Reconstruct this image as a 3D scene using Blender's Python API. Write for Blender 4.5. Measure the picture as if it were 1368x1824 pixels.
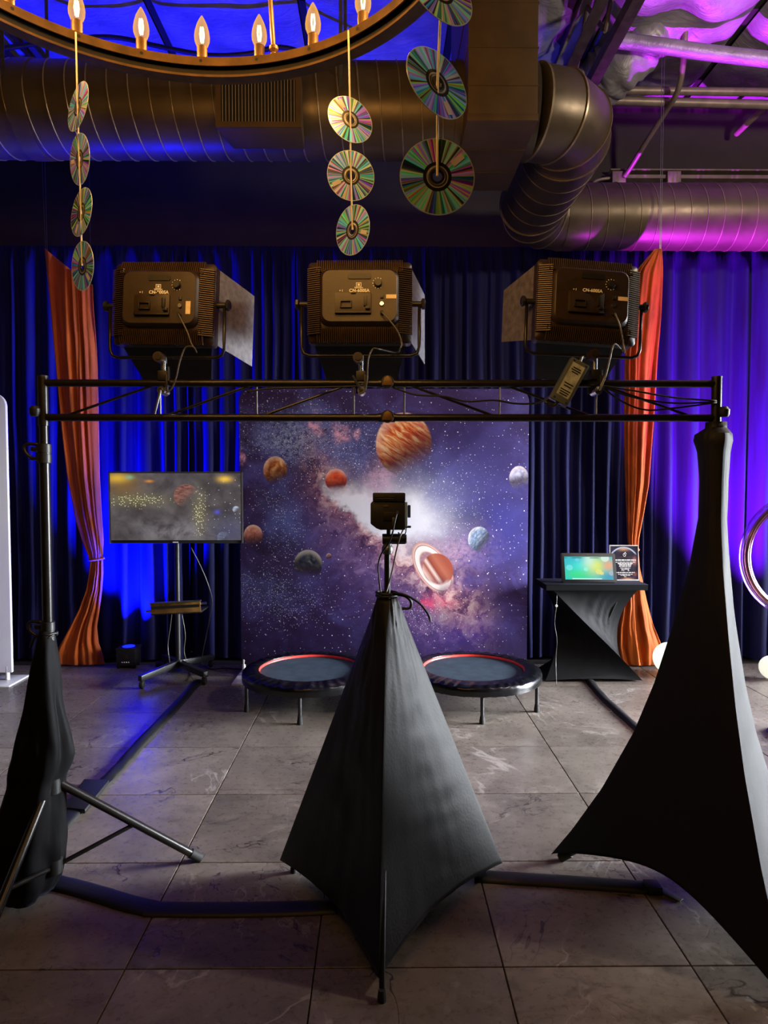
import bpy, bmesh, math, random
from mathutils import Vector, Matrix, noise as mnoise

for o in list(bpy.data.objects):
    bpy.data.objects.remove(o, do_unlink=True)
scene = bpy.context.scene
COL = scene.collection
PI = math.pi
rnd = random.Random(7)

# ------------------------------------------------------------------ camera
CAMZ = 1.535
FPX = 1200.0
PITCH = math.atan(50 / FPX)
YAW = math.atan(10 / FPX)
cam_data = bpy.data.cameras.new('camera')
cam_data.sensor_fit = 'VERTICAL'
cam_data.sensor_height = 36.0
cam_data.lens = 36.0 * FPX / 1824.0
cam_data.clip_start = 0.02
cam = bpy.data.objects.new('camera', cam_data)
COL.objects.link(cam)
cam.location = (0, 0, CAMZ)
cam.rotation_euler = (PI / 2 - PITCH, 0, -YAW)
scene.camera = cam

# ------------------------------------------------------------------ world, big lights, exposure
scene.view_settings.view_transform = 'Standard'
scene.view_settings.look = 'None'
scene.view_settings.gamma = 1.0
scene.view_settings.use_curve_mapping = False
scene.view_settings.exposure = 0.0
world = bpy.data.worlds.new('world')
scene.world = world
world.use_nodes = True
world.node_tree.nodes['Background'].inputs[0].default_value = (0.5, 0.55, 0.7, 1)
world.node_tree.nodes['Background'].inputs[1].default_value = 0.008

def area_light(name, loc, rot, sx, sy, color, power, spread=180):
    d = bpy.data.lights.new(name, 'AREA')
    d.shape = 'RECTANGLE'
    d.size = sx
    d.size_y = sy
    d.color = color
    d.energy = power
    d.spread = math.radians(spread)
    o = bpy.data.objects.new(name, d)
    o.location = loc
    o.rotation_euler = rot
    COL.objects.link(o)
    return o

# daylight entering through the shop window in the right-hand wall
WIN_Y0, WIN_Y1, WIN_Z0, WIN_Z1, WIN_X = 2.85, 5.3, 0.3, 2.3, 5.3
area_light('window_daylight', (WIN_X + 0.45, (WIN_Y0 + WIN_Y1) / 2, (WIN_Z0 + WIN_Z1) / 2 + 0.1),
           (0, math.radians(80), 0), WIN_Z1 - WIN_Z0, WIN_Y1 - WIN_Y0, (0.90, 0.95, 1.0), 300, 52)

# ------------------------------------------------------------------ pixel helpers (direction only; depth comes from the thing)
_R = cam.rotation_euler.to_matrix()
def ray(x, y):
    return _R @ Vector((x - 684.0, 912.0 - y, -FPX))
def P(x, y, Y):
    d = ray(x, y)
    t = Y / d.y
    return Vector((d.x * t, Y, CAMZ + d.z * t))
def FL(x, y, z=0.0):
    d = ray(x, y)
    t = (z - CAMZ) / d.z
    return Vector((d.x * t, d.y * t, z))

# ------------------------------------------------------------------ mesh builder
class MB:
    def __init__(self, M=None):
        self.v = []
        self.f = []
        self.M = M
    def add(self, vs, fs, M=None):
        b = len(self.v)
        for p in vs:
            p = Vector(p)
            if M is not None:
                p = M @ p
            if self.M is not None:
                p = self.M @ p
            self.v.append(p)
        for f in fs:
            self.f.append(tuple(i + b for i in f))
        return self
    def box(self, c, s, M=None):
        cx, cy, cz = c
        a, b, d = s[0] / 2, s[1] / 2, s[2] / 2
        vs = [(cx + i * a, cy + j * b, cz + k * d) for k in (-1, 1) for j in (-1, 1) for i in (-1, 1)]
        fs = [(0, 2, 3, 1), (4, 5, 7, 6), (0, 1, 5, 4), (2, 6, 7, 3), (0, 4, 6, 2), (1, 3, 7, 5)]
        return self.add(vs, fs, M)
    def hexa(self, vs, M=None):
        # 8 corners, bottom ring then top ring (both same winding)
        fs = [(3, 2, 1, 0), (4, 5, 6, 7), (0, 1, 5, 4), (1, 2, 6, 5), (2, 3, 7, 6), (3, 0, 4, 7)]
        return self.add(vs, fs, M)
    def rings(self, rings, closed=False, cap=True):
        n = len(rings[0])
        vs = [p for r in rings for p in r]
        fs = []
        m = len(rings)
        for i in range(m if closed else m - 1):
            j = (i + 1) % m
            for k in range(n):
                l = (k + 1) % n
                fs.append((i * n + k, i * n + l, j * n + l, j * n + k))
        if cap and not closed:
            fs.append(tuple(range(n - 1, -1, -1)))
            fs.append(tuple((m - 1) * n + k for k in range(n)))
        return self.add(vs, fs)
    def cyl(self, p0, p1, r0, r1=None, n=14, cap=True):
        p0, p1 = Vector(p0), Vector(p1)
        r1 = r0 if r1 is None else r1
        return self.tube([p0, p1], [r0, r1], n, cap=cap)
    def tube(self, pts, r, n=10, closed=False, cap=True, flat=1.0):
        pts = [Vector(p) for p in pts]
        m = len(pts)
        rs = r if isinstance(r, (list, tuple)) else [r] * m
        rings = []
        up = None
        for i in range(m):
            if closed:
                a, b = pts[i - 1], pts[(i + 1) % m]
                t0, t1 = (pts[i] - a), (b - pts[i])
            else:
                t0 = pts[i] - pts[i - 1] if i else pts[1] - pts[0]
                t1 = pts[i + 1] - pts[i] if i < m - 1 else pts[i] - pts[i - 1]
            t0 = t0.normalized(); t1 = t1.normalized()
            t = (t0 + t1).normalized() if (t0 + t1).length > 1e-6 else t1
            if up is None:
                up = Vector((0, 0, 1)) if abs(t.z) < 0.9 else Vector((0, 1, 0))
            s = t.cross(up)
            if s.length < 1e-5:
                s = t.cross(Vector((1, 0, 0)))
            s.normalize()
            u = s.cross(t).normalized()
            up = u
            cosh = max(0.5, t.dot(t1))
            ring = []
            for k in range(n):
                a = 2 * PI * k / n
                ring.append(pts[i] + (s * math.cos(a) + u * math.sin(a) * flat) * rs[i])
            rings.append(ring)
        return self.rings(rings, closed, cap)
    def lathe(self, prof, c=(0, 0, 0), n=24, M=None, closed=False, cap=True):
        # prof: list of (radius, z); closed profile loops around
        vs, fs = [], []
        m = len(prof)
        for i in range(n):
            a = 2 * PI * i / n
            for (r, z) in prof:
                vs.append((c[0] + r * math.cos(a), c[1] + r * math.sin(a), c[2] + z))
        for i in range(n):
            j = (i + 1) % n
            for k in range(m if closed else m - 1):
                l = (k + 1) % m
                fs.append((i * m + k, j * m + k, j * m + l, i * m + l))
        if not closed and cap:
            if prof[0][0] > 1e-6:
                fs.append(tuple(i * m for i in range(n - 1, -1, -1)))
            if prof[-1][0] > 1e-6:
                fs.append(tuple(i * m + m - 1 for i in range(n)))
        return self.add(vs, fs, M)
    def grid(self, fn, nu, nv, wrap_u=False):
        vs = [fn(i / nu, j / nv) for j in range(nv + 1) for i in range(nu + (0 if wrap_u else 1))]
        w = nu if wrap_u else nu + 1
        fs = []
        for j in range(nv):
            for i in range(nu):
                k = (i + 1) % w if wrap_u else i + 1
                fs.append((j * w + i, j * w + k, (j + 1) * w + k, (j + 1) * w + i))
        return self.add(vs, fs)
    def prism(self, poly, z0, z1, M=None):
        n = len(poly)
        vs = [(x, y, z0) for x, y in poly] + [(x, y, z1) for x, y in poly]
        fs = [tuple(range(n - 1, -1, -1)), tuple(range(n, 2 * n))]
        for i in range(n):
            j = (i + 1) % n
            fs.append((i, j, n + j, n + i))
        return self.add(vs, fs, M)
    def mesh(self, name, mat, origin=Vector((0, 0, 0)), smooth=None, bevel=0, weld=False, solid=0, segs=2):
        me = bpy.data.meshes.new(name)
        me.from_pydata([tuple(p - origin) for p in self.v], [], self.f)
        bm = bmesh.new()
        bm.from_mesh(me)
        if weld:
            bmesh.ops.remove_doubles(bm, verts=bm.verts, dist=1e-5)
        bmesh.ops.recalc_face_normals(bm, faces=bm.faces)
        if solid:
            bmesh.ops.solidify(bm, geom=bm.faces[:], thickness=solid)
            bmesh.ops.recalc_face_normals(bm, faces=bm.faces)
        if bevel:
            bm.normal_update()
            es = [e for e in bm.edges if len(e.link_faces) == 2 and e.calc_face_angle(0) > 0.6]
            bmesh.ops.bevel(bm, geom=es, offset=bevel, segments=segs, profile=0.6, affect='EDGES', clamp_overlap=True)
        bm.to_mesh(me)
        bm.free()
        if smooth:
            me.shade_smooth()
            if smooth is not True:
                me.set_sharp_from_angle(angle=math.radians(smooth))
        if mat:
            for m in (mat if isinstance(mat, (list, tuple)) else [mat]):
                me.materials.append(m)
        return me
    def build(self, name, mat, parent=None, smooth=35, bevel=0, weld=False, solid=0, at=None, segs=2):
        if parent is not None:
            org = wloc(parent)
        else:
            org = Vector(at) if at is not None else Vector((0, 0, 0))
        me = self.mesh(name, mat, org, smooth, bevel, weld, 0, segs)
        o = bpy.data.objects.new(name, me)
        COL.objects.link(o)
        if solid:
            md = o.modifiers.new('cloth_thickness', 'SOLIDIFY')
            md.thickness = solid
            md.offset = 0
            md.thickness_clamp = 1.0
        if parent is not None:
            o.parent = parent
        else:
            o.location = org
        return o

def wloc(o):
    p = Vector((0, 0, 0))
    while o is not None:
        p = p + o.location
        o = o.parent
    return p

def tag(o, label, cat, group=None, kind=None):
    o['label'] = label
    o['category'] = cat
    if group:
        o['group'] = group
    if kind:
        o['kind'] = kind
    return o
def thing(name, label, cat, loc=(0, 0, 0), group=None):
    o = bpy.data.objects.new(name, None)
    o.empty_display_size = 0.1
    o.location = loc
    COL.objects.link(o)
    return tag(o, label, cat, group)
def struct(o):
    o['kind'] = 'structure'
    return o
def inst(name, me, parent, M=None):
    o = bpy.data.objects.new(name, me)
    COL.objects.link(o)
    o.parent = parent
    if M is not None:
        o.matrix_local = M
    return o
def lerp(a, b, t):
    return a + (b - a) * t
def interp(tab, x):
    # piecewise table [(x, v...)] -> list of values
    if x <= tab[0][0]:
        return tab[0][1:]
    for a, b in zip(tab, tab[1:]):
        if x <= b[0]:
            t = (x - a[0]) / (b[0] - a[0])
            return tuple(lerp(p, q, t) for p, q in zip(a[1:], b[1:]))
    return tab[-1][1:]
def curve(pts, n=8):
    # Catmull-Rom through points
    pts = [Vector(p) for p in pts]
    out = []
    for i in range(len(pts) - 1):
        p0 = pts[i - 1] if i else pts[0] * 2 - pts[1]
        p1, p2 = pts[i], pts[i + 1]
        p3 = pts[i + 2] if i + 2 < len(pts) else p2 * 2 - p1
        for k in range(n):
            t = k / n
            out.append(0.5 * ((2 * p1) + (p2 - p0) * t + (2 * p0 - 5 * p1 + 4 * p2 - p3) * t * t + (3 * p1 - p0 - 3 * p2 + p3) * t ** 3))
    out.append(pts[-1])
    return out
def fbm(x, y=0.0, z=0.0):
    return mnoise.fractal(Vector((x, y, z)), 1.0, 2.0, 3)

# ------------------------------------------------------------------ material helpers
def lin(c):
    r = []
    for u in c[:3]:
        u = u / 255.0
        r.append(u / 12.92 if u <= 0.04045 else ((u + 0.055) / 1.055) ** 2.4)
    return (r[0], r[1], r[2], 1.0)

class NT:
    """small expression helper over a node tree"""
    def __init__(self, nt):
        self.nt = nt
    def node(self, typ, **kw):
        n = self.nt.nodes.new(typ)
        for k, v in kw.items():
            setattr(n, k, v)
        return n
    def put(self, inp, v):
        if isinstance(v, E):
            self.nt.links.new(v.s, inp)
        elif isinstance(v, bpy.types.NodeSocket):
            self.nt.links.new(v, inp)
        elif isinstance(v, (tuple, list)) and inp.type == 'RGBA' and len(v) == 3:
            inp.default_value = lin(v)
        elif v is not None:
            inp.default_value = v
    def math(self, op, a, b=None, c=None, clamp=False):
        n = self.node('ShaderNodeMath', operation=op, use_clamp=clamp)
        self.put(n.inputs[0], a)
        if b is not None:
            self.put(n.inputs[1], b)
        if c is not None:
            self.put(n.inputs[2], c)
        return E(self, n.outputs[0])
    def vec(self, x, y, z=0.0):
        n = self.node('ShaderNodeCombineXYZ')
        for i, v in enumerate((x, y, z)):
            self.put(n.inputs[i], v)
        return n.outputs[0]
    def coord(self, kind='Object'):
        n = self.node('ShaderNodeTexCoord')
        s = self.node('ShaderNodeSeparateXYZ')
        self.nt.links.new(n.outputs[kind], s.inputs[0])
        return [E(self, s.outputs[i]) for i in range(3)], n.outputs[kind]
    def world(self):
        n = self.node('ShaderNodeNewGeometry')
        s = self.node('ShaderNodeSeparateXYZ')
        self.nt.links.new(n.outputs['Position'], s.inputs[0])
        return [E(self, s.outputs[i]) for i in range(3)], n.outputs['Position']
    def noise(self, vec, scale, detail=4, rough=0.55, dist=0.0, dim='3D'):
        n = self.node('ShaderNodeTexNoise')
        n.noise_dimensions = dim
        self.put(n.inputs['Vector'], vec)
        n.inputs['Scale'].default_value = scale
        n.inputs['Detail'].default_value = detail
        n.inputs['Roughness'].default_value = rough
        n.inputs['Distortion'].default_value = dist
        return E(self, n.outputs[0])
    def voro(self, vec, scale, feature='F1', rand=1.0, dim='3D'):
        n = self.node('ShaderNodeTexVoronoi', feature=feature)
        n.voronoi_dimensions = dim
        self.put(n.inputs['Vector'], vec)
        n.inputs['Scale'].default_value = scale
        n.inputs['Randomness'].default_value = rand
        return n
    def ss(self, x, a, b, lo=0.0, hi=1.0):
        n = self.node('ShaderNodeMapRange', interpolation_type='SMOOTHSTEP')
        self.put(n.inputs[0], x)
        n.inputs[1].default_value = a
        n.inputs[2].default_value = b
        n.inputs[3].default_value = lo
        n.inputs[4].default_value = hi
        return E(self, n.outputs[0])
    def mix(self, f, a, b, mode='MIX'):
        n = self.node('ShaderNodeMix', data_type='RGBA', blend_type=mode)
        n.clamp_factor = True
        self.put(n.inputs[0], f)
        self.put(n.inputs[6], a)
        self.put(n.inputs[7], b)
        return n.outputs[2]
    def ramp(self, f, stops, interp='LINEAR'):
        n = self.node('ShaderNodeValToRGB')
        n.color_ramp.interpolation = interp
        el = n.color_ramp.elements
        while len(el) < len(stops):
            el.new(0.5)
        for e, (p, c) in zip(el, stops):
            e.position = p
            e.color = lin(c)
        self.put(n.inputs[0], f)
        return n.outputs[0]
    def hsv(self, h, s, v):
        n = self.node('ShaderNodeCombineColor', mode='HSV')
        for i, x in enumerate((h, s, v)):
            self.put(n.inputs[i], x)
        return n.outputs[0]
    def bump(self, h, strength=0.3, dist=0.01):
        n = self.node('ShaderNodeBump')
        n.inputs['Strength'].default_value = strength
        n.inputs['Distance'].default_value = dist
        self.put(n.inputs['Height'], h)
        return n.outputs[0]
    def gauss(self, a, b, cx, cy, sx, sy, amp=1.0):
        dx = (a - cx) / sx
        dy = (b - cy) / sy
        return self.math('EXPONENT', (dx * dx + dy * dy) * -1.0) * amp

class E:
    def __init__(self, N, s):
        self.N, self.s = N, s
    def __add__(self, o): return self.N.math('ADD', self, o)
    __radd__ = __add__
    def __sub__(self, o): return self.N.math('SUBTRACT', self, o)
    def __rsub__(self, o): return self.N.math('SUBTRACT', o, self)
    def __mul__(self, o): return self.N.math('MULTIPLY', self, o)
    __rmul__ = __mul__
    def __truediv__(self, o): return self.N.math('DIVIDE', self, o)
    def sqrt(self): return self.N.math('SQRT', self)
    def sin(self): return self.N.math('SINE', self)
    def abs(self): return self.N.math('ABSOLUTE', self)
    def pow(self, e): return self.N.math('POWER', self, e)
    def clamp(self): return self.N.math('ADD', self, 0.0, clamp=True)
    def max(self, o): return self.N.math('MAXIMUM', self, o)
    def min(self, o): return self.N.math('MINIMUM', self, o)

def new_mat(name):
    m = bpy.data.materials.new(name)
    m.use_nodes = True
    b = m.node_tree.nodes['Principled BSDF']
    return m, NT(m.node_tree), b

def pmat(name, col, rough=0.5, metal=0.0, var=0.12, vscale=8.0, bump=0.0, bscale=60.0, spec=0.5, coat=0.0,
         sheen=0.0, sheen_col=(150, 150, 190), emit=None, estr=0.0, stretch=None):
    m, N, b = new_mat(name)
    (x, y, z), v = N.coord('Object')
    if stretch:
        v = N.vec(x * stretch[0], y * stretch[1], z * stretch[2])
    n = N.noise(v, vscale, 4)
    dark = tuple(max(0, c * (1 - var)) for c in col)
    lite = tuple(min(255, c * (1 + var)) for c in col)
    N.put(b.inputs['Base Color'], N.ramp(n, [(0.3, dark), (0.7, lite)]))
    b.inputs['Roughness'].default_value = rough
    b.inputs['Metallic'].default_value = metal
    b.inputs['Specular IOR Level'].default_value = spec
    if coat:
        b.inputs['Coat Weight'].default_value = coat
        b.inputs['Coat Roughness'].default_value = 0.15
    if sheen:
        b.inputs['Sheen Weight'].default_value = sheen
        b.inputs['Sheen Roughness'].default_value = 0.35
        b.inputs['Sheen Tint'].default_value = lin(sheen_col)
    if bump:
        N.put(b.inputs['Normal'], N.bump(N.noise(v, bscale, 3), bump, 0.004))
    if emit:
        b.inputs['Emission Color'].default_value = lin(emit)
        b.inputs['Emission Strength'].default_value = estr
    return m

M = {}
M['black_metal'] = pmat('black_metal', (26, 25, 26), 0.38, 0.0, 0.15, 30, 0.05, 200)
M['black_tube'] = pmat('black_tube', (30, 27, 26), 0.3, 0.3, 0.15, 30, 0.03, 200)
M['black_plastic'] = pmat('black_plastic', (24, 24, 25), 0.45, 0, 0.12, 40, 0.08, 300)
M['rubber'] = pmat('rubber', (14, 14, 15), 0.75, 0, 0.15, 30)
M['chrome'] = pmat('chrome', (200, 205, 210), 0.22, 1.0, 0.06, 20)
M['steel'] = pmat('steel', (120, 120, 120), 0.35, 0.9, 0.12, 20)
M['housing'] = pmat('housing', (42, 29, 17), 0.42, 0.1, 0.12, 30, 0.12, 350)
M['fin'] = pmat('fin_metal', (66, 50, 34), 0.38, 0.3, 0.12, 30)
M['housing_dark'] = pmat('housing_dark', (20, 18, 16), 0.45, 0.1, 0.15, 30, 0.1, 300)
M['door_metal_lit'] = pmat('door_metal_lit', (92, 88, 92), 0.55, 0.15, 0.2, 45, 0.25, 400)
M['white_print'] = pmat('white_print', (232, 230, 225), 0.6, 0, 0.03)
M['cream_label'] = pmat('cream_label', (226, 205, 170), 0.6, 0, 0.06, 60)
M['stretch'] = pmat('stretch_fabric', (9, 9, 12), 0.62, 0, 0.12, 25, 0.15, 500, spec=0.3, sheen=0.12, sheen_col=(150, 160, 190))
M['stretch_soft'] = pmat('soft_fabric', (8, 8, 10), 0.62, 0, 0.15, 14, 0.25, 90, spec=0.3, sheen=0.13, sheen_col=(150, 150, 165))
M['stretch_table'] = pmat('table_stretch', (8, 8, 11), 0.7, 0, 0.12, 25, 0.12, 500, spec=0.14, sheen=0.05)
M['cable'] = pmat('cable', (15, 14, 14), 0.5, 0, 0.1)
M['cable_grey'] = pmat('cable_grey', (70, 66, 60), 0.4, 0, 0.1)
M['sleeve'] = pmat('cable_sleeve', (9, 9, 10), 0.55, 0, 0.2, 12, 0.3, 60)
M['string'] = pmat('string', (215, 205, 180), 0.8, 0, 0.1)
M['bronze'] = pmat('bronze', (98, 72, 40), 0.45, 0.35, 0.18, 20, 0.08, 150)
M['bronze_dark'] = pmat('bronze_dark', (22, 17, 12), 0.6, 0.1, 0.15, 20)
M['wall_paint'] = pmat('wall_paint', (50, 44, 40), 0.8, 0, 0.12, 2.5, 0.15, 40)
M['wall_dark'] = pmat('wall_dark', (40, 36, 36), 0.85, 0, 0.12, 2.0, 0.1, 40)
M['red_trim'] = pmat('red_trim', (215, 52, 45), 0.5, 0, 0.1, 30)
M['white_frame'] = pmat('white_frame', (215, 215, 215), 0.4, 0.1, 0.05)

# ------------------------------------------------------------------ floor: stone tiles on a grout bed
def tile_material():
    m, N, b = new_mat('stone_tile')
    (x, y, z), v = N.world()
    oi = N.node('ShaderNodeObjectInfo')
    r = E(N, oi.outputs['Random'])
    vv = N.vec(x + r * 3.0, y + r * 5.0, r * 9.0)
    big = N.noise(vv, 1.6, 6, 0.62, 0.6)
    fine = N.noise(vv, 38, 5, 0.7, 0.3)
    base = N.ramp(big * 0.75 + fine * 0.25, [(0.30, (78, 71, 66)), (0.5, (108, 99, 92)), (0.72, (134, 124, 116))])
    streak = N.noise(N.vec(x * 1.6 + r * 3, y * 3.2 + r * 7, r * 4), 4.5, 8, 0.72, 1.4)
    base = N.mix(N.ss(streak, 0.50, 0.70) * 0.55, base, (58, 52, 49))
    base = N.mix(N.ss(streak, 0.46, 0.30) * 0.35, base, (158, 150, 142))
    speck = N.ss(N.noise(vv, 110, 3, 0.6), 0.58, 0.72)
    base = N.mix(speck * 0.14, base, (60, 54, 52))
    # dark hairline cracks and pale veins
    w1 = N.noise(vv, 1.1, 5, 0.6, 1.2)
    crack = N.ss((w1 - 0.5).abs(), 0.0, 0.006, 1.0, 0.0)
    gate = N.ss(N.noise(vv, 1.3, 2), 0.46, 0.56)
    base = N.mix(crack * gate * 0.85, base, (36, 30, 28))
    w2 = N.noise(N.vec(x * 1.3 + 7.0, y * 0.8 + r * 4, r * 3), 1.4, 5, 0.6, 1.0)
    vein = N.ss((w2 - 0.52).abs(), 0.0, 0.012, 1.0, 0.0)
    base = N.mix(vein * 0.28 * N.ss(N.noise(vv, 1.7, 2), 0.45, 0.62), base, (205, 200, 195))
    tint = N.ss(r, 0.0, 1.0, 0.88, 1.08)
    mul = N.node('ShaderNodeMix', data_type='RGBA', blend_type='MULTIPLY')
    mul.inputs[0].default_value = 1.0
    N.nt.links.new(base, mul.inputs[6])
    N.nt.links.new(N.vec(tint, tint, tint), mul.inputs[7])
    N.put(b.inputs['Base Color'], mul.outputs[2])
    N.put(b.inputs['Roughness'], N.ss(fine, 0.3, 0.7, 0.24, 0.40))
    b.inputs['Specular IOR Level'].default_value = 0.45
    N.put(b.inputs['Normal'], N.bump(fine * 0.4 + streak * 0.6 + crack * gate * -1.0, 0.22, 0.003))
    return m
M['tile'] = tile_material()
M['grout'] = pmat('grout', (38, 33, 31), 0.85, 0, 0.2, 30)

XL, XR, YB, YF, ZC = -5.0, WIN_X, 6.15, -2.5, 5.0
floor = struct(MB().box(((XL + XR) / 2, (YB + YF) / 2, -0.065), (XR - XL, YB - YF, 0.1)).build('floor', M['grout']))
tile_me = MB().box((0, 0, -0.0075), (0.5955, 0.5955, 0.015)).mesh('tile', M['tile'], bevel=0.0015, segs=1)
TX0, TY0, TS = -0.803, 2.078, 0.6
for i in range(-7, 10):
    for j in range(-5, 7):
        cx, cy = TX0 + (i + 0.5) * TS, TY0 + (j + 0.5) * TS
        if XL < cx - 0.3 and cx + 0.3 < XR + 0.05 and cy + 0.3 < YB + 0.1:
            inst('tile', tile_me, floor, Matrix.Translation((cx, cy, 0)))

# ------------------------------------------------------------------ walls
struct(MB().box(((XL + XR) / 2, YB + 0.06, ZC / 2), (XR - XL, 0.12, ZC)).build('wall_back', M['wall_paint']))
struct(MB().box((XL - 0.06, (YB + YF) / 2, ZC / 2), (0.12, YB - YF, ZC)).build('wall_left', M['wall_dark']))
struct(MB().box(((XL + XR) / 2, YF - 0.06, ZC / 2), (XR - XL, 0.12, ZC)).build('wall_rear', M['wall_dark']))
wr = MB()
t = 0.2
wr.box((WIN_X + t / 2 + 0.05, (YF + WIN_Y0) / 2, ZC / 2), (t, WIN_Y0 - YF, ZC))
wr.box((WIN_X + t / 2 + 0.05, (YB + WIN_Y1) / 2, ZC / 2), (t, YB - WIN_Y1, ZC))
wr.box((WIN_X + t / 2 + 0.05, (WIN_Y0 + WIN_Y1) / 2, WIN_Z0 / 2), (t, WIN_Y1 - WIN_Y0, WIN_Z0))
wr.box((WIN_X + t / 2 + 0.05, (WIN_Y0 + WIN_Y1) / 2, (WIN_Z1 + ZC) / 2), (t, WIN_Y1 - WIN_Y0, ZC - WIN_Z1))
struct(wr.build('wall_right', M['wall_dark']))
wf = MB()
xw = WIN_X + 0.0
for yy in (WIN_Y0, (2 * WIN_Y0 + WIN_Y1) / 3, (WIN_Y0 + 2 * WIN_Y1) / 3, WIN_Y1):
    wf.box((xw, yy, (WIN_Z0 + WIN_Z1) / 2), (0.03, 0.05, WIN_Z1 - WIN_Z0 + 0.05))
for zz in (WIN_Z0, WIN_Z1):
    wf.box((xw, (WIN_Y0 + WIN_Y1) / 2, zz), (0.03, WIN_Y1 - WIN_Y0 + 0.05, 0.05))
struct(wf.build('window_1', M['black_metal']))

# ------------------------------------------------------------------ ceiling with faced insulation blankets
M['foil'] = None
def foil_material():
    m, N, b = new_mat('insulation_facing')
    (x, y, z), v = N.world()
    n = N.noise(v, 3.0, 5, 0.6, 0.4)
    N.put(b.inputs['Base Color'], N.ramp(n, [(0.3, (112, 110, 116)), (0.7, (160, 158, 164))]))
    b.inputs['Roughness'].default_value = 0.45
    b.inputs['Metallic'].default_value = 0.15
    w = N.noise(N.vec(x * 2.0, y * 5.0, z), 3.0, 4, 0.6, 1.4)
    N.put(b.inputs['Normal'], N.bump(w, 0.5, 0.02))
    return m
M['foil'] = foil_material()
M['deck_dark'] = pmat('roof_deck', (24, 21, 22), 0.85, 0, 0.2, 4)
ceiling = struct(MB().box(((XL + XR) / 2, (YB + YF) / 2, ZC + 0.05), (XR - XL, YB - YF, 0.1)).build('ceiling', M['deck_dark']))
def blanket(sag, wr_, seed):
    W, L = 1.04, 1.44
    def fn(u, v):
        e = (4 * u * (1 - u)) ** 0.6 * (4 * v * (1 - v)) ** 0.5
        w = fbm(u * 3 + seed, v * 7, seed) * wr_ * e
        return Vector(((u - 0.5) * W, (v - 0.5) * L, -sag * e - w - 0.02))
    return MB().grid(fn, 22, 26).mesh('insulation_panel', M['foil'], smooth=True)
flat_me = [blanket(0.05, 0.03, s) for s in (1.3, 4.1)]
bulge_me = [blanket(0.17, 0.10, s) for s in (2.2, 7.7, 9.4)]
for i in range(9):
    cx = -3.85 - 0.55 + i * 1.1 + 0.0
    for j, cy in enumerate((5.93 - 0.0, 4.45, 2.97)):
        if cx < XL + 0.5 or cx > XR - 0.5:
            continue
        me = flat_me[(i + j) % 2] if cx < 0.9 else bulge_me[(i + j) % 3]
        yy = cy if j else 5.43
        Mx = Matrix.Translation((cx, yy, ZC)) if j == 0 else Matrix.Translation((cx, 5.43 - 1.5 * j, ZC))
        inst('insulation_panel', me, ceiling, Mx)

# ------------------------------------------------------------------ velvet curtains along the back wall
def velvet(name, col, sheen, sheen_col):
    m, N, b = new_mat(name)
    (x, y, z), v = N.coord('Object')
    n = N.noise(N.vec(x * 6, y * 6, z * 0.6), 3, 4)
    d = tuple(c * 0.8 for c in col)
    l = tuple(min(255, c * 1.2) for c in col)
    N.put(b.inputs['Base Color'], N.ramp(n, [(0.3, d), (0.7, l)]))
    b.inputs['Roughness'].default_value = 0.75
    b.inputs['Specular IOR Level'].default_value = 0.25
    b.inputs['Sheen Weight'].default_value = sheen
    b.inputs['Sheen Roughness'].default_value = 0.4
    b.inputs['Sheen Tint'].default_value = lin(sheen_col)
    N.put(b.inputs['Normal'], N.bump(N.noise(v, 220, 2), 0.12, 0.002))
    return m
M['navy'] = velvet('navy_velvet', (15, 16, 68), 0.14, (90, 100, 220))
M['orange'] = velvet('orange_velvet', (176, 84, 30), 0.35, (255, 170, 110))

CY = 5.90
CTOP = P(684, 440, CY).z
def curtain(x0, x1, label, seed, amp=0.055, lam=0.115):
    rr = random.Random(seed)
    xs = [x0]
    while xs[-1] < x1:
        xs.append(xs[-1] + lam * rr.uniform(0.55, 1.5))
    amps = [rr.uniform(0.55, 1.25) for _ in xs]
    drift = [rr.uniform(-1, 1) for _ in xs]
    n = int((x1 - x0) / 0.0125)
    def fold(x, s):
        # s = 0 at top, 1 at floor: folds drift sideways and open a little
        for k in range(len(xs) - 1):
            a, b = xs[k], xs[k + 1]
            if x <= b or k == len(xs) - 2:
                u = (x - a) / (b - a)
                u = u + 0.10 * drift[k] * s * math.sin(2 * PI * u) 
                return amps[k] * (0.5 - 0.5 * math.cos(2 * PI * u)) ** 0.8
        return 0
    def fn(u, v):
        x = lerp(x0, x1, u)
        z = lerp(CTOP, 0.012, v)
        wob = 0.03 * fbm(x * 1.3 + seed, z * 0.35, 2.0)
        f = fold(x + wob, v)
        hd = max(0.0, 1 - (CTOP - z) / 0.16)
        f = f * (1 - 0.75 * hd) + hd * 0.6 * (0.5 + 0.5 * math.sin(x * 2 * PI / 0.036 + 2 * fbm(x * 9, 0, seed)))
        if v < 0.001:
            f *= 0.6
        y = CY - f * amp * (0.85 + 0.35 * v) + 0.02 * fbm(x * 0.8, z * 0.5, seed)
        return Vector((x + 0.008 * fbm(x * 3, z, seed), y, z))
    vv = [0, 0.012, 0.028, 0.04, 0.055] + [0.055 + 0.945 * k / 26 for k in range(1, 27)]
    mb = MB()
    nu = n
    vs = [fn(i / nu, v) for v in vv for i in range(nu + 1)]
    fs = [(j * (nu + 1) + i, j * (nu + 1) + i + 1, (j + 1) * (nu + 1) + i + 1, (j + 1) * (nu + 1) + i)
          for j in range(len(vv) - 1) for i in range(nu)]
    mb.add(vs, fs)
    c = Vector(((x0 + x1) / 2, CY, 0))
    o = mb.build('velvet_curtain', M['navy'], smooth=True, at=c)
    return tag(o, label, 'curtain', 'dark blue velvet curtain panels along the back wall')
def cpx(x):
    return P(x, 862, CY).x
curtain(XL + 0.05, cpx(168), 'dark curtain panel at the far left behind the white display', 11)
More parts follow.
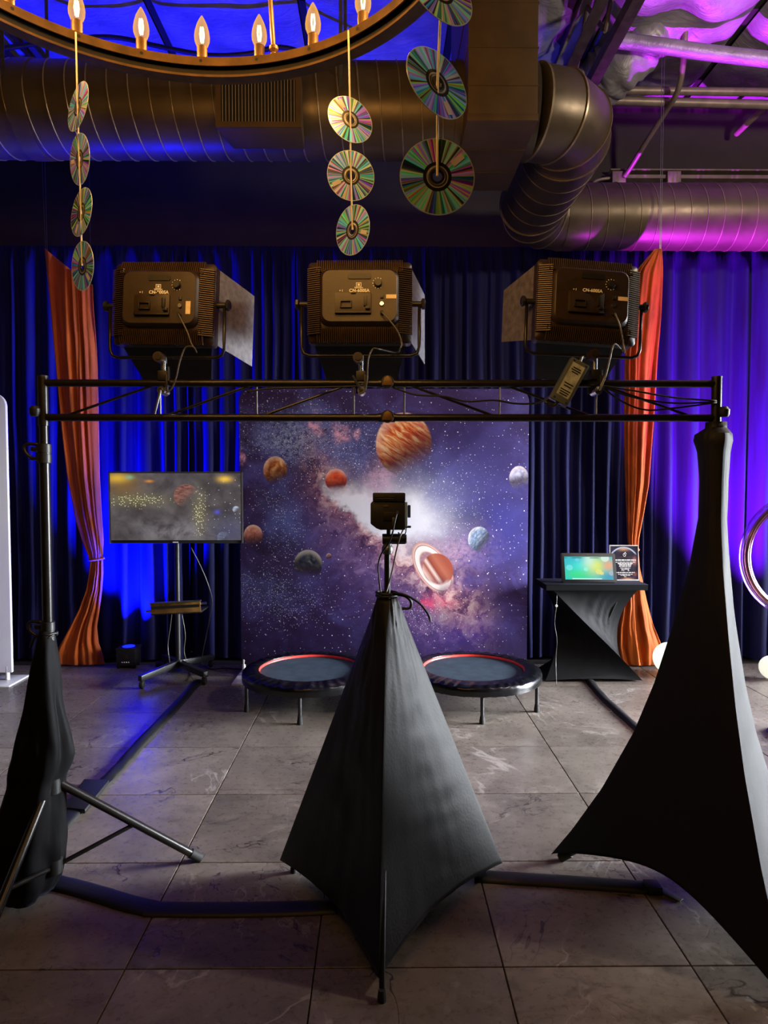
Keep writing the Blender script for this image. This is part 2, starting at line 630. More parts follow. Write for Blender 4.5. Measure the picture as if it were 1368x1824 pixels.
curtain(cpx(168), cpx(340), 'curtain panel lit bright blue behind the left half of the television', 12, 0.085, 0.17)
curtain(cpx(340), cpx(528), 'dark blue curtain panel between television and the space backdrop', 13)
curtain(cpx(528), cpx(756), 'dark curtain panel above the left half of the space backdrop', 14, 0.05, 0.10)
curtain(cpx(756), cpx(950), 'dark curtain panel above the right half of the space backdrop', 15, 0.05, 0.10)
curtain(cpx(950), cpx(1166), 'dark curtain panel behind the small table with the tablet', 16)
curtain(cpx(1166), cpx(1560), 'violet lit curtain panel at the far right behind the clear ring', 17, 0.11, 0.17)
rod = MB().cyl((XL + 0.1, CY + 0.03, CTOP - 0.01), (4.35, CY + 0.03, CTOP - 0.01), 0.018).build('curtain_rod', M['black_metal'], at=(0, CY, CTOP))
tag(rod, 'black rod carrying the dark velvet curtains', 'curtain rod')

# ------------------------------------------------------------------ air duct
def duct_material():
    m, N, b = new_mat('duct_metal')
    (x, y, z), v = N.coord('Object')
    n = N.noise(v, 2.2, 5, 0.6)
    N.put(b.inputs['Base Color'], N.ramp(n, [(0.3, (74, 63, 50)), (0.7, (96, 84, 70))]))
    b.inputs['Metallic'].default_value = 0.55
    N.put(b.inputs['Roughness'], N.ss(N.noise(v, 9, 4), 0.3, 0.7, 0.36, 0.48))
    N.put(b.inputs['Normal'], N.bump(N.noise(v, 30, 3), 0.06, 0.004))
    return m
M['duct'] = duct_material()
M['duct_seam'] = pmat('duct_seam', (140, 126, 108), 0.35, 0.6, 0.1, 20)
M['duct_box'] = pmat('duct_box', (84, 66, 44), 0.5, 0.35, 0.12, 5, 0.06, 30)
DY, DZ, DR = 3.95, 3.66, 0.25
DY2 = 5.45
JX = 1.17
duct = thing('air_duct', 'large dark spiral air duct with square box and grille below the ceiling', 'air duct', (0, DY, DZ))
def helix(x0, x1, y, z, r, pitch, name='spiral_seam'):
    pts = []
    n = int((x1 - x0) / pitch * 30)
    for i in range(n + 1):
        a = 2 * PI * i / 30
        pts.append((x0 + (x1 - x0) * i / n, y + r * math.cos(a), z + r * math.sin(a)))
    MB().tube(pts, 0.0045, 5).build(name, M['duct_seam'], duct, smooth=True)
for a, b_ in ((XL + 0.02, -1.95), (-1.95, 0.47)):
    MB().cyl((a, DY, DZ), (b_, DY, DZ), DR, n=48).build('duct_section', M['duct'], duct)
    MB().cyl((b_ - 0.05, DY, DZ), (b_ + 0.05, DY, DZ), DR + 0.006, n=48).build('duct_joint', M['duct'], duct)
helix(XL + 0.02, 0.46, DY, DZ, DR + 0.001, 0.112)
# plenum box
BX0, BX1, BY0, BY1, BZ0 = 0.4615, 0.822, 3.55, 4.38, 3.405
MB().box(((BX0 + BX1) / 2, (BY0 + BY1) / 2, (BZ0 + ZC) / 2), (BX1 - BX0, BY1 - BY0, ZC - BZ0)).build('duct_box', M['duct_box'], duct, bevel=0.004)
for zz in (3.425, 3.585, 3.775, 4.0):
    q = MB()
    q.box(((BX0 + BX1) / 2, (BY0 + BY1) / 2, zz), (BX1 - BX0 + 0.008, BY1 - BY0 + 0.008, 0.006 if zz > 3.5 else 0.035))
    q.build('box_seam', M['duct_box'], duct, bevel=0.001)
for yy in (3.85, 4.12):
    MB().box(((BX0 + BX1) / 2, yy, BZ0 - 0.001), (BX1 - BX0, 0.008, 0.006)).build('box_seam', M['duct_box'], duct)
# elbow, back run, elbow, right run
def arc(cx, cy, r, a0, a1, n):
    return [(cx + r * math.cos(math.radians(lerp(a0, a1, i / n))), cy + r * math.sin(math.radians(lerp(a0, a1, i / n))), DZ) for i in range(n + 1)]
RB = 0.29
e1 = [(0.80, DY, DZ)] + arc(JX - RB, DY + RB, RB, -90, 0, 3)
e2 = arc(JX + RB, DY2 - RB, RB, 180, 90, 3)
MB().tube([(0.80, DY, DZ), (JX - RB, DY, DZ)], DR, 40).build('duct_collar', M['duct'], duct)
for ee, nm in ((e1[1:], 'duct_elbow'), (e2, 'duct_elbow')):
    MB().tube(ee, DR, 40, cap=False).build(nm, M['duct'], duct, smooth=28)
    for p in range(len(ee)):
        a = Vector(ee[max(0, p - 1)]); c = Vector(ee[min(len(ee) - 1, p + 1)])
        d = (c - a).normalized() * 0.006
        MB().cyl(Vector(ee[p]) - d, Vector(ee[p]) + d, DR + 0.006, n=40).build('elbow_seam', M['duct_seam'], duct)
MB().cyl(e1[-1], e2[0], DR, n=40).build('duct_section', M['duct'], duct)
for k in range(1, 5):
    y = lerp(e1[-1][1], e2[0][1], k / 5)
    MB().cyl((JX, y - 0.003, DZ), (JX, y + 0.003, DZ), DR + 0.003, n=40).build('elbow_seam', M['duct_seam'], duct)
MB().cyl((JX + RB, DY2, DZ), (4.9, DY2, DZ), DR, n=48).build('duct_section', M['duct'], duct)
MB().cyl((JX + RB, DY2, DZ), (JX + RB + 0.1, DY2, DZ), DR + 0.006, n=48).build('duct_joint', M['duct'], duct)
helix(JX + RB + 0.1, 4.9, DY2, DZ, DR + 0.001, 0.127)
# supply register
ry = 3.60
a = P(385, 228, ry); b_ = P(537, 228, ry)
rx0, rx1, rz0 = a.x, b_.x, a.z
rz1 = rz0 + 0.27
reg = MB()
sx = 0.05
reg.hexa([(rx0, ry, rz0), (rx1, ry, rz0), (rx1 - 0.01, ry + 0.22, rz0), (rx0 + 0.045, ry + 0.22, rz0),
          (rx0, ry, rz1), (rx1, ry, rz1), (rx1 - 0.01, ry + 0.22, rz1), (rx0 + 0.045, ry + 0.22, rz1)])
regb = reg.build('register', M['duct_box'], duct, bevel=0.003)
fr = MB()
fw = 0.028
for (cx, cz, w, h) in (((rx0 + rx1) / 2, rz0 + fw / 2, rx1 - rx0, fw), ((rx0 + rx1) / 2, rz1 - fw / 2, rx1 - rx0, fw),
                       (rx0 + fw / 2, (rz0 + rz1) / 2, fw, rz1 - rz0 - 2 * fw), (rx1 - fw / 2, (rz0 + rz1) / 2, fw, rz1 - rz0 - 2 * fw)):
    fr.box((cx, ry - 0.006, cz), (w, 0.012, h))
fr.build('grille_frame', M['duct_box'], regb)
MB().box(((rx0 + rx1) / 2, ry - 0.001, (rz0 + rz1) / 2), (rx1 - rx0 - 0.02, 0.004, rz1 - rz0 - 0.02)).build('grille_back', M['bronze_dark'], regb)
lv_me = MB().box((0, 0, 0), (0.0018, 0.008, rz1 - rz0 - 2 * fw)).mesh('louver', pmat('louver_metal', (190, 180, 165), 0.4, 0.4))
for k in range(23):
    x = lerp(rx0 + fw + 0.008, rx1 - fw - 0.008, k / 22)
    inst('louver', lv_me, regb, Matrix.Translation(Vector((x, ry - 0.007, (rz0 + rz1) / 2)) - wloc(regb)) @ Matrix.Rotation(0.15, 4, 'Z'))
# hanger straps of the duct
for x in (-3.2, -2.0, -0.2):
    for s in (-1, 1):
        MB().box((x, DY + s * DR, (DZ + ZC) / 2), (0.02, 0.003, ZC - DZ)).build('hanger_strap', M['steel'], duct)

# ------------------------------------------------------------------ joists, pipes and conduit under the ceiling
M['joist'] = pmat('joist_steel', (78, 68, 66), 0.5, 0.3, 0.2, 12)
def joist(x, label, zb=4.47, zt=4.88, w=0.22):
    j = thing('ceiling_joist', label, 'joist', (x, 3.0, zb), 'open web steel joists under the roof')
    for s in (-1, 1):
        q = MB()
        q.box((x + s * w / 2, 4.1, zb), (0.075, 4.0, 0.012))
        q.box((x + s * (w / 2 - 0.035), 4.1, zb + 0.035), (0.010, 4.0, 0.075))
        q.build('bottom_chord', M['joist'], j)
        q = MB()
        q.box((x + s * w / 2, 4.1, zt), (0.07, 4.0, 0.012))
        q.box((x + s * (w / 2 - 0.03), 4.1, zt - 0.03), (0.008, 4.0, 0.06))
        q.build('top_chord', M['joist'], j)
    k = 0
    y = 2.2
    while y < 6.0:
        a, b2 = ((zb, zt), (zt, zb))[k % 2]
        MB().cyl((x, y, a), (x, y + 0.38, b2), 0.016, n=8).build('web_bar', M['joist'], j)
        y += 0.38
        k += 1
    return j
joist(1.47, 'dark steel joist running back beside the square duct box')
joist(-2.78, 'dark steel joist at the top left behind the chandelier')
M['pipe'] = pmat('painted_pipe', (128, 116, 104), 0.45, 0.3, 0.12, 10)
def pipe(name, pts, r, label, cat, mat='pipe', n=12, smooth=True, cv=6):
    pts = curve(pts, cv) if len(pts) > 2 else [Vector(p) for p in pts]
    o = MB().tube(pts, r, n).build(name, M[mat], at=pts[0], smooth=45)
    return tag(o, label, cat)
pipe('sprinkler_pipe', [P(1046, 160, 5.45), P(1500, 166, 5.45)], 0.030, 'upper of two straight pipes above the grey wall at right', 'pipe')
pipe('sprinkler_pipe', [P(1040, 178, 5.5), P(1500, 190, 5.5)], 0.034, 'lower of two straight pipes above the grey wall at right', 'pipe')
pipe('foil_wrapped_pipe', [P(1085, 70, 5.0), P(1180, 82, 5.0), P(1280, 96, 5.0), P(1480, 118, 5.0)], 0.052, 'foil wrapped pipe crossing the purple lit insulation', 'pipe', 'foil')
pipe('flexible_conduit', [P(1224, -30, 5.05), P(1220, 60, 5.1), P(1216, 120, 5.2), P(1206, 165, 5.35), P(1182, 205, 5.55), P(1150, 255, 5.75), P(1122, 300, 5.95), P(1112, 314, 6.0)], 0.022, 'bent conduit dropping from the purple ceiling to the wall rail', 'conduit', 'pipe')
pipe('flexible_conduit', [P(1400, 165, 5.6), P(1340, 212, 5.8), P(1312, 238, 6.0)], 0.026, 'short conduit slanting at the upper right corner', 'conduit')
pipe('drooping_conduit', [P(-20, 90, 4.7), P(110, 72, 4.95), P(200, 66, 5.0), P(290, 84, 5.0), P(370, 98, 5.0), P(440, 96, 5.0), P(500, 84, 5.0), P(560, 100, 5.1), P(640, 120, 5.3)], 0.016, 'thin black conduit sagging across the blue lit ceiling', 'conduit', 'cable')
pipe('flexible_conduit', [P(985, 352, 6.0), P(1040, 345, 6.02), P(1062, 322, 6.05), P(1100, 316, 6.05)], 0.014, 'thin bent conduit beside the metal elbow', 'conduit')
rail = thing('wall_rail', 'metal rail with two junction boxes high on the grey wall', 'rail', P(1200, 318, 6.05))
q = MB()
p0, p1 = P(1085, 318, 6.08), P(1520, 322, 6.08)
q.box(((p0.x + p1.x) / 2, 6.08, p0.z), (p1.x - p0.x, 0.09, 0.03))
q.box(((p0.x + p1.x) / 2, 6.08, p0.z + 0.06), (p1.x - p0.x, 0.09, 0.012))
q.build('channel', M['pipe'], rail)
for x in (1102, 1200):
    p = P(x, 318, 6.02)
    MB().box((p.x, 6.05, p.z), (0.12, 0.09, 0.12)).build('junction_box', M['pipe'], rail, bevel=0.006)
# wrapped flexible duct sagging beside the joist
pts = curve([P(1060, 175, 5.5) + Vector((0, 0, 0.1)), P(1110, 110, 5.3), P(1170, 40, 5.2), P(1250, -60, 5.1)], 14)
def wrapped(pts, r):
    rings = []
    for i, p in enumerate(pts):
        t = (pts[min(i + 1, len(pts) - 1)] - pts[max(i - 1, 0)]).normalized()
        s = t.cross(Vector((0, 1, 0))).normalized()
        u = s.cross(t)
        ring = []
        for k in range(28):
            a = 2 * PI * k / 28
            w = 1 + 0.16 * fbm(i * 0.35 + 0.6 * math.cos(a), math.sin(a) * 1.6, 3.3) + 0.05 * math.sin(i * 1.7 + 2 * math.sin(a))
            ring.append(p + (s * math.cos(a) + u * math.sin(a)) * r * w)
        rings.append(ring)
    return MB().rings(rings)
o = wrapped(pts, 0.2).build('wrapped_duct', M['foil'], at=pts[0], smooth=True)
tag(o, 'wrinkled insulated flexible duct beside the steel joist', 'flexible duct')

# ------------------------------------------------------------------ printed space backdrop
BDY = 5.31
S_PX = (BDY + 0.03) / FPX
BDX = P(684, 862, BDY).x
def galaxy_material():
    m, N, bs = new_mat('space_print')
    (x, y, z), v = N.coord('Object')
    a = (x + BDX) / (S_PX * 100) + 6.74
    b = (z - CAMZ) / (-S_PX * 100) + 8.62
    p0 = N.vec(a, b, 0.0)
    wa = N.noise(p0, 1.1, 5, 0.6) - 0.5
    wb = N.noise(N.vec(a, b, 5.0), 1.1, 5, 0.6) - 0.5
    A = a + wa * 1.1
    B = b + wb * 1.1
    fa = N.noise(N.vec(a, b, 2.0), 5.0, 4, 0.65) - 0.5
    fb_ = N.noise(N.vec(a, b, 8.0), 5.0, 4, 0.65) - 0.5
    A2 = a + wa * 0.6 + fa * 0.35
    B2 = b + wb * 0.6 + fb_ * 0.35
    cl = N.noise(N.vec(a, b, 3.0), 1.5, 8, 0.68, 0.6)
    fine = N.noise(N.vec(a, b, 4.0), 14, 6, 0.75)
    # ground colour
    col = N.ramp(cl, [(0.30, (28, 15, 44)), (0.5, (58, 38, 92)), (0.70, (84, 78, 150))])
    G = N.gauss
    col = N.mix(G(A, B, 8.7, 8.3, 1.1, 1.3, 0.6), col, (56, 48, 124))
    col = N.mix(G(A, B, 9.0, 9.4, 0.5, 0.6, 0.75), col, (54, 54, 142))
    col = N.mix(G(A, B, 7.4, 7.05, 1.4, 0.3, 0.6), col, (66, 44, 100))
    # lower parts darker purple
    col = N.mix(N.ss(b + wb * 0.8, 10.6, 11.7) * 0.8, col, (36, 20, 60))
    col = N.mix(G(A, B, 8.2, 11.2, 0.8, 0.5, 0.7), col, (68, 46, 140))
    # blue star clouds on the left
    bl = (G(A, B, 5.2, 7.75, 0.85, 0.55) + G(A, B, 5.05, 9.3, 0.4, 0.65, 0.8) + G(A, B, 6.2, 7.9, 0.7, 0.45, 0.7) + G(A, B, 4.7, 10.5, 0.6, 0.35, 0.7)).clamp()
    blm = bl * N.ss(cl * 0.6 + fine * 0.4, 0.34, 0.62)
    col = N.mix(blm * 0.85, col, (98, 116, 190))
    col = N.mix(G(A, B, 5.2, 7.8, 0.5, 0.3, 0.55) * N.ss(fine, 0.42, 0.6), col, (176, 196, 230))
    col = N.mix(G(A, B, 7.7, 8.7, 0.75, 0.55, 0.55), col, (104, 112, 184))
    # dark purple dust clouds on the left
    dk = (G(A2, B2, 5.75, 8.85, 0.42, 0.35) + G(A2, B2, 5.4, 8.3, 0.35, 0.2, 0.8) + G(A2, B2, 4.7, 8.95, 0.5, 0.25, 0.8) + G(A2, B2, 4.85, 7.1, 0.6, 0.2, 0.7) + G(A2, B2, 5.1, 10.0, 0.6, 0.5, 0.7)).clamp()
    col = N.mix(dk * 0.9 * N.ss(fine, 0.3, 0.6, 0.6, 1.0), col, (52, 28, 60))
    # brown and pink dust band sweeping down to the right
    d = (B2 - 8.55) - (A2 - 5.55) * 0.86 + (A2 - 6.9) * (A2 - 6.9) * 0.10
    band = N.math('EXPONENT', (d / 0.52) * (d / 0.52) * -1.0) * N.ss(a, 5.2, 6.0) * N.ss(a, 9.1, 7.7)
    tex = N.noise(N.vec(A2, B2, 6.0), 3.2, 8, 0.72, 0.8)
    bandcol = N.ramp(tex, [(0.34, (52, 20, 54)), (0.44, (116, 66, 96)), (0.52, (204, 146, 152)), (0.62, (248, 214, 206))])
    col = N.mix(band * 0.95, col, bandcol)
    d2 = d - 0.75
    band2 = N.math('EXPONENT', (d2 / 0.55) * (d2 / 0.55) * -1.0) * N.ss(a, 5.0, 5.8) * N.ss(a, 8.3, 7.4)
    col = N.mix(band2 * 0.75, col, N.ramp(tex, [(0.3, (48, 26, 66)), (0.5, (98, 70, 122)), (0.7, (152, 118, 164))]))
    # bright core
    core = (G(A, B, 6.5, 9.15, 0.80, 0.46, 1.6) + G(A2, B2, 7.35, 9.25, 0.6, 0.5, 0.75) + G(A2, B2, 6.2, 8.95, 0.5, 0.3, 0.5)).clamp() * N.ss(d, 0.16, -0.10)
    col = N.mix(core, col, (232, 232, 246))
    pinks = (G(A2, B2, 6.8, 8.5, 0.22, 0.35, 0.85) + G(A2, B2, 8.05, 9.75, 0.55, 0.3, 0.6)).clamp() * N.ss(fine, 0.3, 0.6)
    col = N.mix(pinks, col, (216, 172, 206))
    spots = (G(A2, B2, 5.65, 7.6, 0.09, 0.13) + G(A2, B2, 6.05, 7.75, 0.1, 0.1) + G(A2, B2, 6.3, 7.8, 0.06, 0.06) + G(A2, B2, 4.32, 8.15, 0.05, 0.12)).clamp()
    col = N.mix(spots * N.ss(fine, 0.35, 0.55), col, (236, 172, 200))
    col = N.mix((G(A2, B2, 7.62, 10.75, 0.14, 0.10) + G(A2, B2, 7.9, 10.62, 0.2, 0.08, 0.6)).clamp() * N.ss(fine, 0.3, 0.5), col, (226, 74, 120))
    # star dust and stars
    dust = N.voro(p0, 34.0, dim='2D')
    sep = N.node('ShaderNodeSeparateColor')
    N.nt.links.new(dust.outputs['Color'], sep.inputs[0])
    rr = E(N, sep.outputs[0])
    dd = N.ss(E(N, dust.outputs['Distance']) / (E(N, sep.outputs[1]) * 0.9 + 0.25), 0.10, 0.34, 1.0, 0.0)
    dens = (bl * 0.9 + G(A, B, 7.5, 10.95, 0.35, 0.25) + G(A, B, 5.0, 10.7, 0.8, 0.35, 0.9) + G(A, B, 7.6, 8.9, 0.9, 0.7, 0.5) + 0.10).clamp()
    st = dd * N.ss(rr + dens * 0.62, 0.98, 1.12)
    col = N.mix(st * 0.85, col, (226, 228, 250))
    for sc, thr, rad in ((9.0, 0.72, 0.085), (3.6, 0.6, 0.05)):
        vn = N.voro(N.vec(a, b, sc), sc, dim='2D')
        s2 = N.node('ShaderNodeSeparateColor')
        N.nt.links.new(vn.outputs['Color'], s2.inputs[0])
        q = N.ss(E(N, vn.outputs['Distance']), rad * 0.4, rad, 1.0, 0.0) * N.ss(E(N, s2.outputs[1]), thr, thr + 0.1)
        col = N.mix(q, col, (244, 244, 255))
    # printed planets: (cx, cy, rx, ry, shadow dir, ramp, texture scale)
    def planet(col, cx, cy, rx, ry, stops, lx, ly, sc=3.0, stretch=(1, 1), fade=0.35, rot=0.0, ambient=0.0):
        ca, sa = math.cos(rot), math.sin(rot)
        u = (a - cx) / rx
        w = (b - cy) / ry
        r = (u * u + w * w).sqrt()
        mask = N.ss(r, 0.95, 1.02, 1.0, 0.0)
        uu = u * ca + w * sa
        ww = w * ca - u * sa
        t = N.noise(N.vec(uu * stretch[0], ww * stretch[1], cx * 3.1), sc, 6, 0.65, 0.7)
        c = N.ramp(t, stops)
        lit = N.ss(u * lx + w * ly, fade, -0.55)
        edge = N.ss(r, 0.55, 1.0) * N.ss(u * lx + w * ly, 0.2, -0.8)
        c = N.mix(edge * 0.45, c, (255, 240, 225))
        c = N.mix((1.0 - lit) * (0.85 - ambient), c, (40, 22, 40))
        vis = mask * N.ss(u * lx + w * ly, 0.95, fade * 0.6)
        return N.mix(vis, col, c)
    JUP = [(0.34, (140, 52, 24)), (0.45, (216, 88, 40)), (0.53, (236, 150, 84)), (0.64, (255, 222, 170))]
    col = planet(col, 7.19, 7.92, 0.50, 0.56, JUP, 0.45, 0.85, 2.2, (0.7, 3.4), 0.45, 0.55)
    col = planet(col, 4.92, 8.38, 0.215, 0.25, [(0.3, (70, 34, 18)), (0.5, (190, 108, 52)), (0.68, (246, 200, 130))], 0.3, 0.95, 1.7, (1, 1), 0.6)
    col = planet(col, 5.99, 8.55, 0.195, 0.20, [(0.3, (150, 40, 24)), (0.5, (220, 74, 40)), (0.7, (244, 120, 70))], 0.1, 1.0, 1.7, (1, 1), 0.7)
    col = planet(col, 4.52, 9.53, 0.17, 0.19, [(0.3, (124, 62, 54)), (0.5, (204, 126, 108)), (0.7, (236, 172, 150))], 0.1, 1.0, 2.0, (1, 1), 0.55)
    col = planet(col, 9.23, 8.52, 0.175, 0.22, [(0.3, (96, 90, 120)), (0.5, (176, 172, 206)), (0.7, (222, 220, 244))], 0.2, 1.0, 2.2, (1, 1), 0.25)
    col = planet(col, 5.49, 10.05, 0.255, 0.265, [(0.35, (14, 18, 26)), (0.5, (44, 56, 74)), (0.62, (96, 92, 88)), (0.72, (220, 226, 232))], -0.1, 1.0, 1.7, (1, 1), 0.5)
    col = planet(col, 8.53, 9.60, 0.20, 0.225, [(0.3, (66, 80, 120)), (0.5, (126, 152, 190)), (0.7, (222, 232, 244))], 0.7, 0.6, 2.2, (1, 2.6), 0.5, -0.9)
    col = planet(col, 5.86, 9.91, 0.05, 0.06, [(0.3, (110, 70, 80)), (0.7, (170, 120, 120))], 0.2, 1.0, 2.0)
    # ringed planet
    rot = 0.98
    ca, sa = math.cos(rot), math.sin(rot)
    def ringcoord(cx, cy):
        u, w = a - cx, b - cy
        return u * ca + w * sa, w * ca - u * sa
    ru, rw = ringcoord(7.71, 10.12)
    rad = ((ru / 0.54) * (ru / 0.54) + (rw / 0.285) * (rw / 0.285)).sqrt()
    ringm = N.ss(rad, 0.56, 0.60) * N.ss(rad, 0.97, 1.0, 1.0, 0.0) * N.ss(a * 0.6 + b, 15.35, 15.05)
    bands = N.ramp(rad, [(0.58, (176, 104, 92)), (0.66, (244, 236, 232)), (0.83, (248, 242, 240)), (0.86, (150, 92, 80)), (0.885, (236, 200, 190)), (0.97, (206, 150, 138))])
    su, sw = ringcoord(7.80, 10.14)
    sr = ((su / 0.30) * (su / 0.30) + (sw / 0.265) * (sw / 0.265)).sqrt()
    stripe = N.ramp((rw + 0.28) / 0.62, [(0.05, (168, 82, 62)), (0.25, (188, 108, 84)), (0.42, (150, 66, 50)), (0.5, (240, 214, 206)), (0.58, (166, 80, 62)), (0.72, (236, 200, 190)), (0.82, (156, 74, 60)), (0.95, (226, 180, 170))])
    inner = N.ss(rad, 0.58, 0.55) * 0.6
    col = N.mix(inner * N.ss(a * 0.6 + b, 15.2, 14.9), col, (170, 112, 116))
    col = N.mix(ringm * 0.95, col, bands)
    lit = N.ss(su * -0.2 + sw * -0.2 + (b - 10.14) * 0.8, 0.28, 0.0)
    stripe = N.mix((1.0 - lit) * 0.7, stripe, (70, 30, 52))
    col = N.mix(N.ss(sr, 0.96, 1.02, 1.0, 0.0) * N.ss(b - 10.14, 0.30, 0.16), col, stripe)
    N.put(bs.inputs['Base Color'], col)
    bs.inputs['Roughness'].default_value = 0.65
    bs.inputs['Specular IOR Level'].default_value = 0.25
    N.put(bs.inputs['Normal'], N.bump(N.noise(v, 400, 2), 0.05, 0.001))
    return m
M['space'] = galaxy_material()

def round_rect(x0, x1, z0, z1, r, n=8, bottom=False):
    pts = []
    cs = [(x1 - r, z1 - r, 0), (x0 + r, z1 - r, 90)]
    for cx, cz, a0 in cs:
        for k in range(n + 1):
            a = math.radians(a0 + 90 * k / n)
            pts.append((cx + r * math.cos(a), cz + r * math.sin(a)))
    if bottom:
        for cx, cz, a0 in ((x0 + r, z0 + r, 180), (x1 - r, z0 + r, 270)):
            for k in range(n + 1):
                a = math.radians(a0 + 90 * k / n)
                pts.append((cx + r * math.cos(a), cz + r * math.sin(a)))
    else:
        pts += [(x0, z0), (x1, z0)]
    return pts
XZ = Matrix(((1, 0, 0, 0), (0, 0, 1, 0), (0, 1, 0, 0), (0, 0, 0, 1)))   # (x, z, y) -> (x, y, z)

bd0, bd1 = P(427, 900, BDY).x, P(941, 900, BDY).x
bdt = P(684, 692, BDY).z
backdrop = thing('space_backdrop', 'tall backdrop stand printed with planets and a purple galaxy', 'backdrop', (BDX, BDY, 0))
MB().prism(round_rect(bd0, bd1, 0.10, bdt, 0.10), BDY, BDY + 0.028, XZ).build('printed_fabric', M['space'], backdrop, bevel=0.006)
fr = [(x, BDY + 0.014, z) for x, z in round_rect(bd0 + 0.025, bd1 - 0.025, 0.12, bdt - 0.02, 0.09)]
MB().tube(fr, 0.012, 8, closed=True).build('tube_frame', M['white_frame'], backdrop, smooth=True)
for xx in (bd0 + 0.02, bd1 - 0.02):
    q = MB()
    q.prism([(xx - 0.05, BDY - 0.22), (xx + 0.05, BDY - 0.22), (xx + 0.05, BDY + 0.22), (xx - 0.05, BDY + 0.22)], 0.0, 0.012)
    f = q.build('foot_plate', M['white_frame'], backdrop, bevel=0.003)
    MB().cyl((xx, BDY + 0.014, 0.01), (xx, BDY + 0.014, 0.14), 0.016).build('foot_post', M['white_frame'], f)

# ------------------------------------------------------------------ white display stand at the left edge
def pale_material():
    m, N, b = new_mat('pale_print')
    (x, y, z), v = N.coord('Object')
    n = N.noise(N.vec(x * 1.0, y, z * 0.6), 1.2, 4, 0.5, 1.0)
    c = N.ramp(n, [(0.3, (186, 186, 194)), (0.55, (172, 166, 188)), (0.75, (150, 134, 126))])
    N.put(b.inputs['Base Color'], c)
    b.inputs['Roughness'].default_value = 0.6
    return m
M['pale'] = pale_material()
wy = 5.2
w1 = P(14, 900, wy).x
w0 = w1 - 1.3
wt = P(5, 700, wy).z
white = thing('white_display_stand', 'pale white display stand with rounded top at the left edge', 'display stand', ((w0 + w1) / 2, wy, 0))
MB().prism(round_rect(w0, w1, 0.07, wt, 0.10), wy, wy + 0.03, XZ).build('printed_fabric', M['pale'], white, bevel=0.006)
MB().cyl((w1 - 0.04, wy + 0.015, 0.01), (w1 - 0.04, wy + 0.015, 0.12), 0.016).build('foot_post', M['white_frame'], white)
MB().box((w1 - 0.05, wy, 0.006), (0.22, 0.30, 0.012)).build('foot_plate', M['white_frame'], white, bevel=0.004)

# ------------------------------------------------------------------ orange velvet drapes
def drape(name, label, upper, lower, Y, seed, wires, tie_px, Ytop=None):
    Ytop = Ytop or Y
    def Yat(yy):
        return lerp(Ytop, Y, max(0.0, min(1.0, (yy - 445) / 500.0)))
    c = P((upper[0][1] + upper[0][2]) / 2, 1190, Y)
    root = thing(name, label, 'drape', (c.x, Y, 0), 'orange velvet drapes tied back in front of the curtains')
    def cloth(rows, nf, nm, bulge, base_amp):
        y0, y1 = rows[0][0], rows[-1][0]
        def fn(u, v):
            yy = lerp(y0, y1, v)
            xl, xr = interp(rows, yy)
            dy = 0.0
            if nm == 'upper_drape':
                dy = interp(topcut, u)[0] * max(0.0, 1 - v * 2.2)
            x = lerp(xl, xr, u)
            Yc = Yat(yy)
            p = P(x, yy + dy, Yc)
            w = (xr - xl) * Y / FPX
            uu = u + 0.10 * fbm(u * 1.7 + seed, v * 1.1, seed) + 0.04 * math.sin(2 * PI * u + seed)
            f = math.sin(2 * PI * uu * nf * 0.62) + 0.7 * math.sin(2 * PI * uu * nf * 1.13 + seed * 2 + 1.5 * v) + 1.1 * fbm(uu * nf * 1.4, v * 1.6, seed + 3)
            amp = min(base_amp, w / nf * 0.40) * (0.6 + 0.5 * fbm(u * 2, v * 2, seed + 9))
            wid = math.sin(PI * u) ** 0.5
            yoff = -f * amp - bulge * wid * min(1.0, w / 0.25)
            return Vector((p.x, Yc + yoff, max(p.z, 0.012 + 0.004 * f)))
        return MB().grid(fn, 64, 46).build(nm, M['orange'], root, smooth=True, solid=0.004)
    topcut = upper[-1] if isinstance(upper[-1], list) else [(0, 0), (1, 0)]
    up = [r for r in upper if isinstance(r, tuple)]
    cloth(up, 6, 'upper_drape', 0.05, 0.018)
    cloth(lower, 5, 'lower_drape', 0.04, 0.022)
    t = P(tie_px[0], tie_px[1], Y - 0.03)
    tie = MB()
    ring = []
    rx = tie_px[2] * Y / FPX
    for k in range(24):
        a = 2 * PI * k / 24
        ring.append((t.x + rx * math.cos(a), Y - 0.03 + 0.045 * math.sin(a), t.z + 0.006 * math.cos(a)))
    tie.tube(ring, 0.010, 8, closed=True).build('tie', M['orange'], root, smooth=True)
    for (x, y0, y1) in wires:
        b = P(x[1], y1, Ytop)
        a = Vector((P(x[0], y1, Ytop).x, Ytop, ZC - 0.02))
        MB().cyl(a, b, 0.0022, n=6).build('hanging_wire', M['steel'], root)
    return root
drape('orange_drape', 'orange velvet drape tied back beside the left curtain and television',
      [(442, 80, 166), (600, 95, 172), (720, 106, 174), (850, 121, 177), (920, 134, 181), (960, 146, 184), (985, 156, 183), (998, 161, 181),
       [(0, 0), (0.3, 22), (0.6, 42), (0.85, 58), (1.0, 66)]],
      [(992, 161, 183), (1020, 159, 184), (1050, 154, 182), (1085, 141, 178), (1115, 126, 173), (1145, 109, 176), (1165, 98, 183), (1183, 97, 187)],
      5.66, 1.7, [((75, 81), 0, 445), ((82, 84), 0, 447), ((163, 162), 0, 505)], (172, 996, 12))
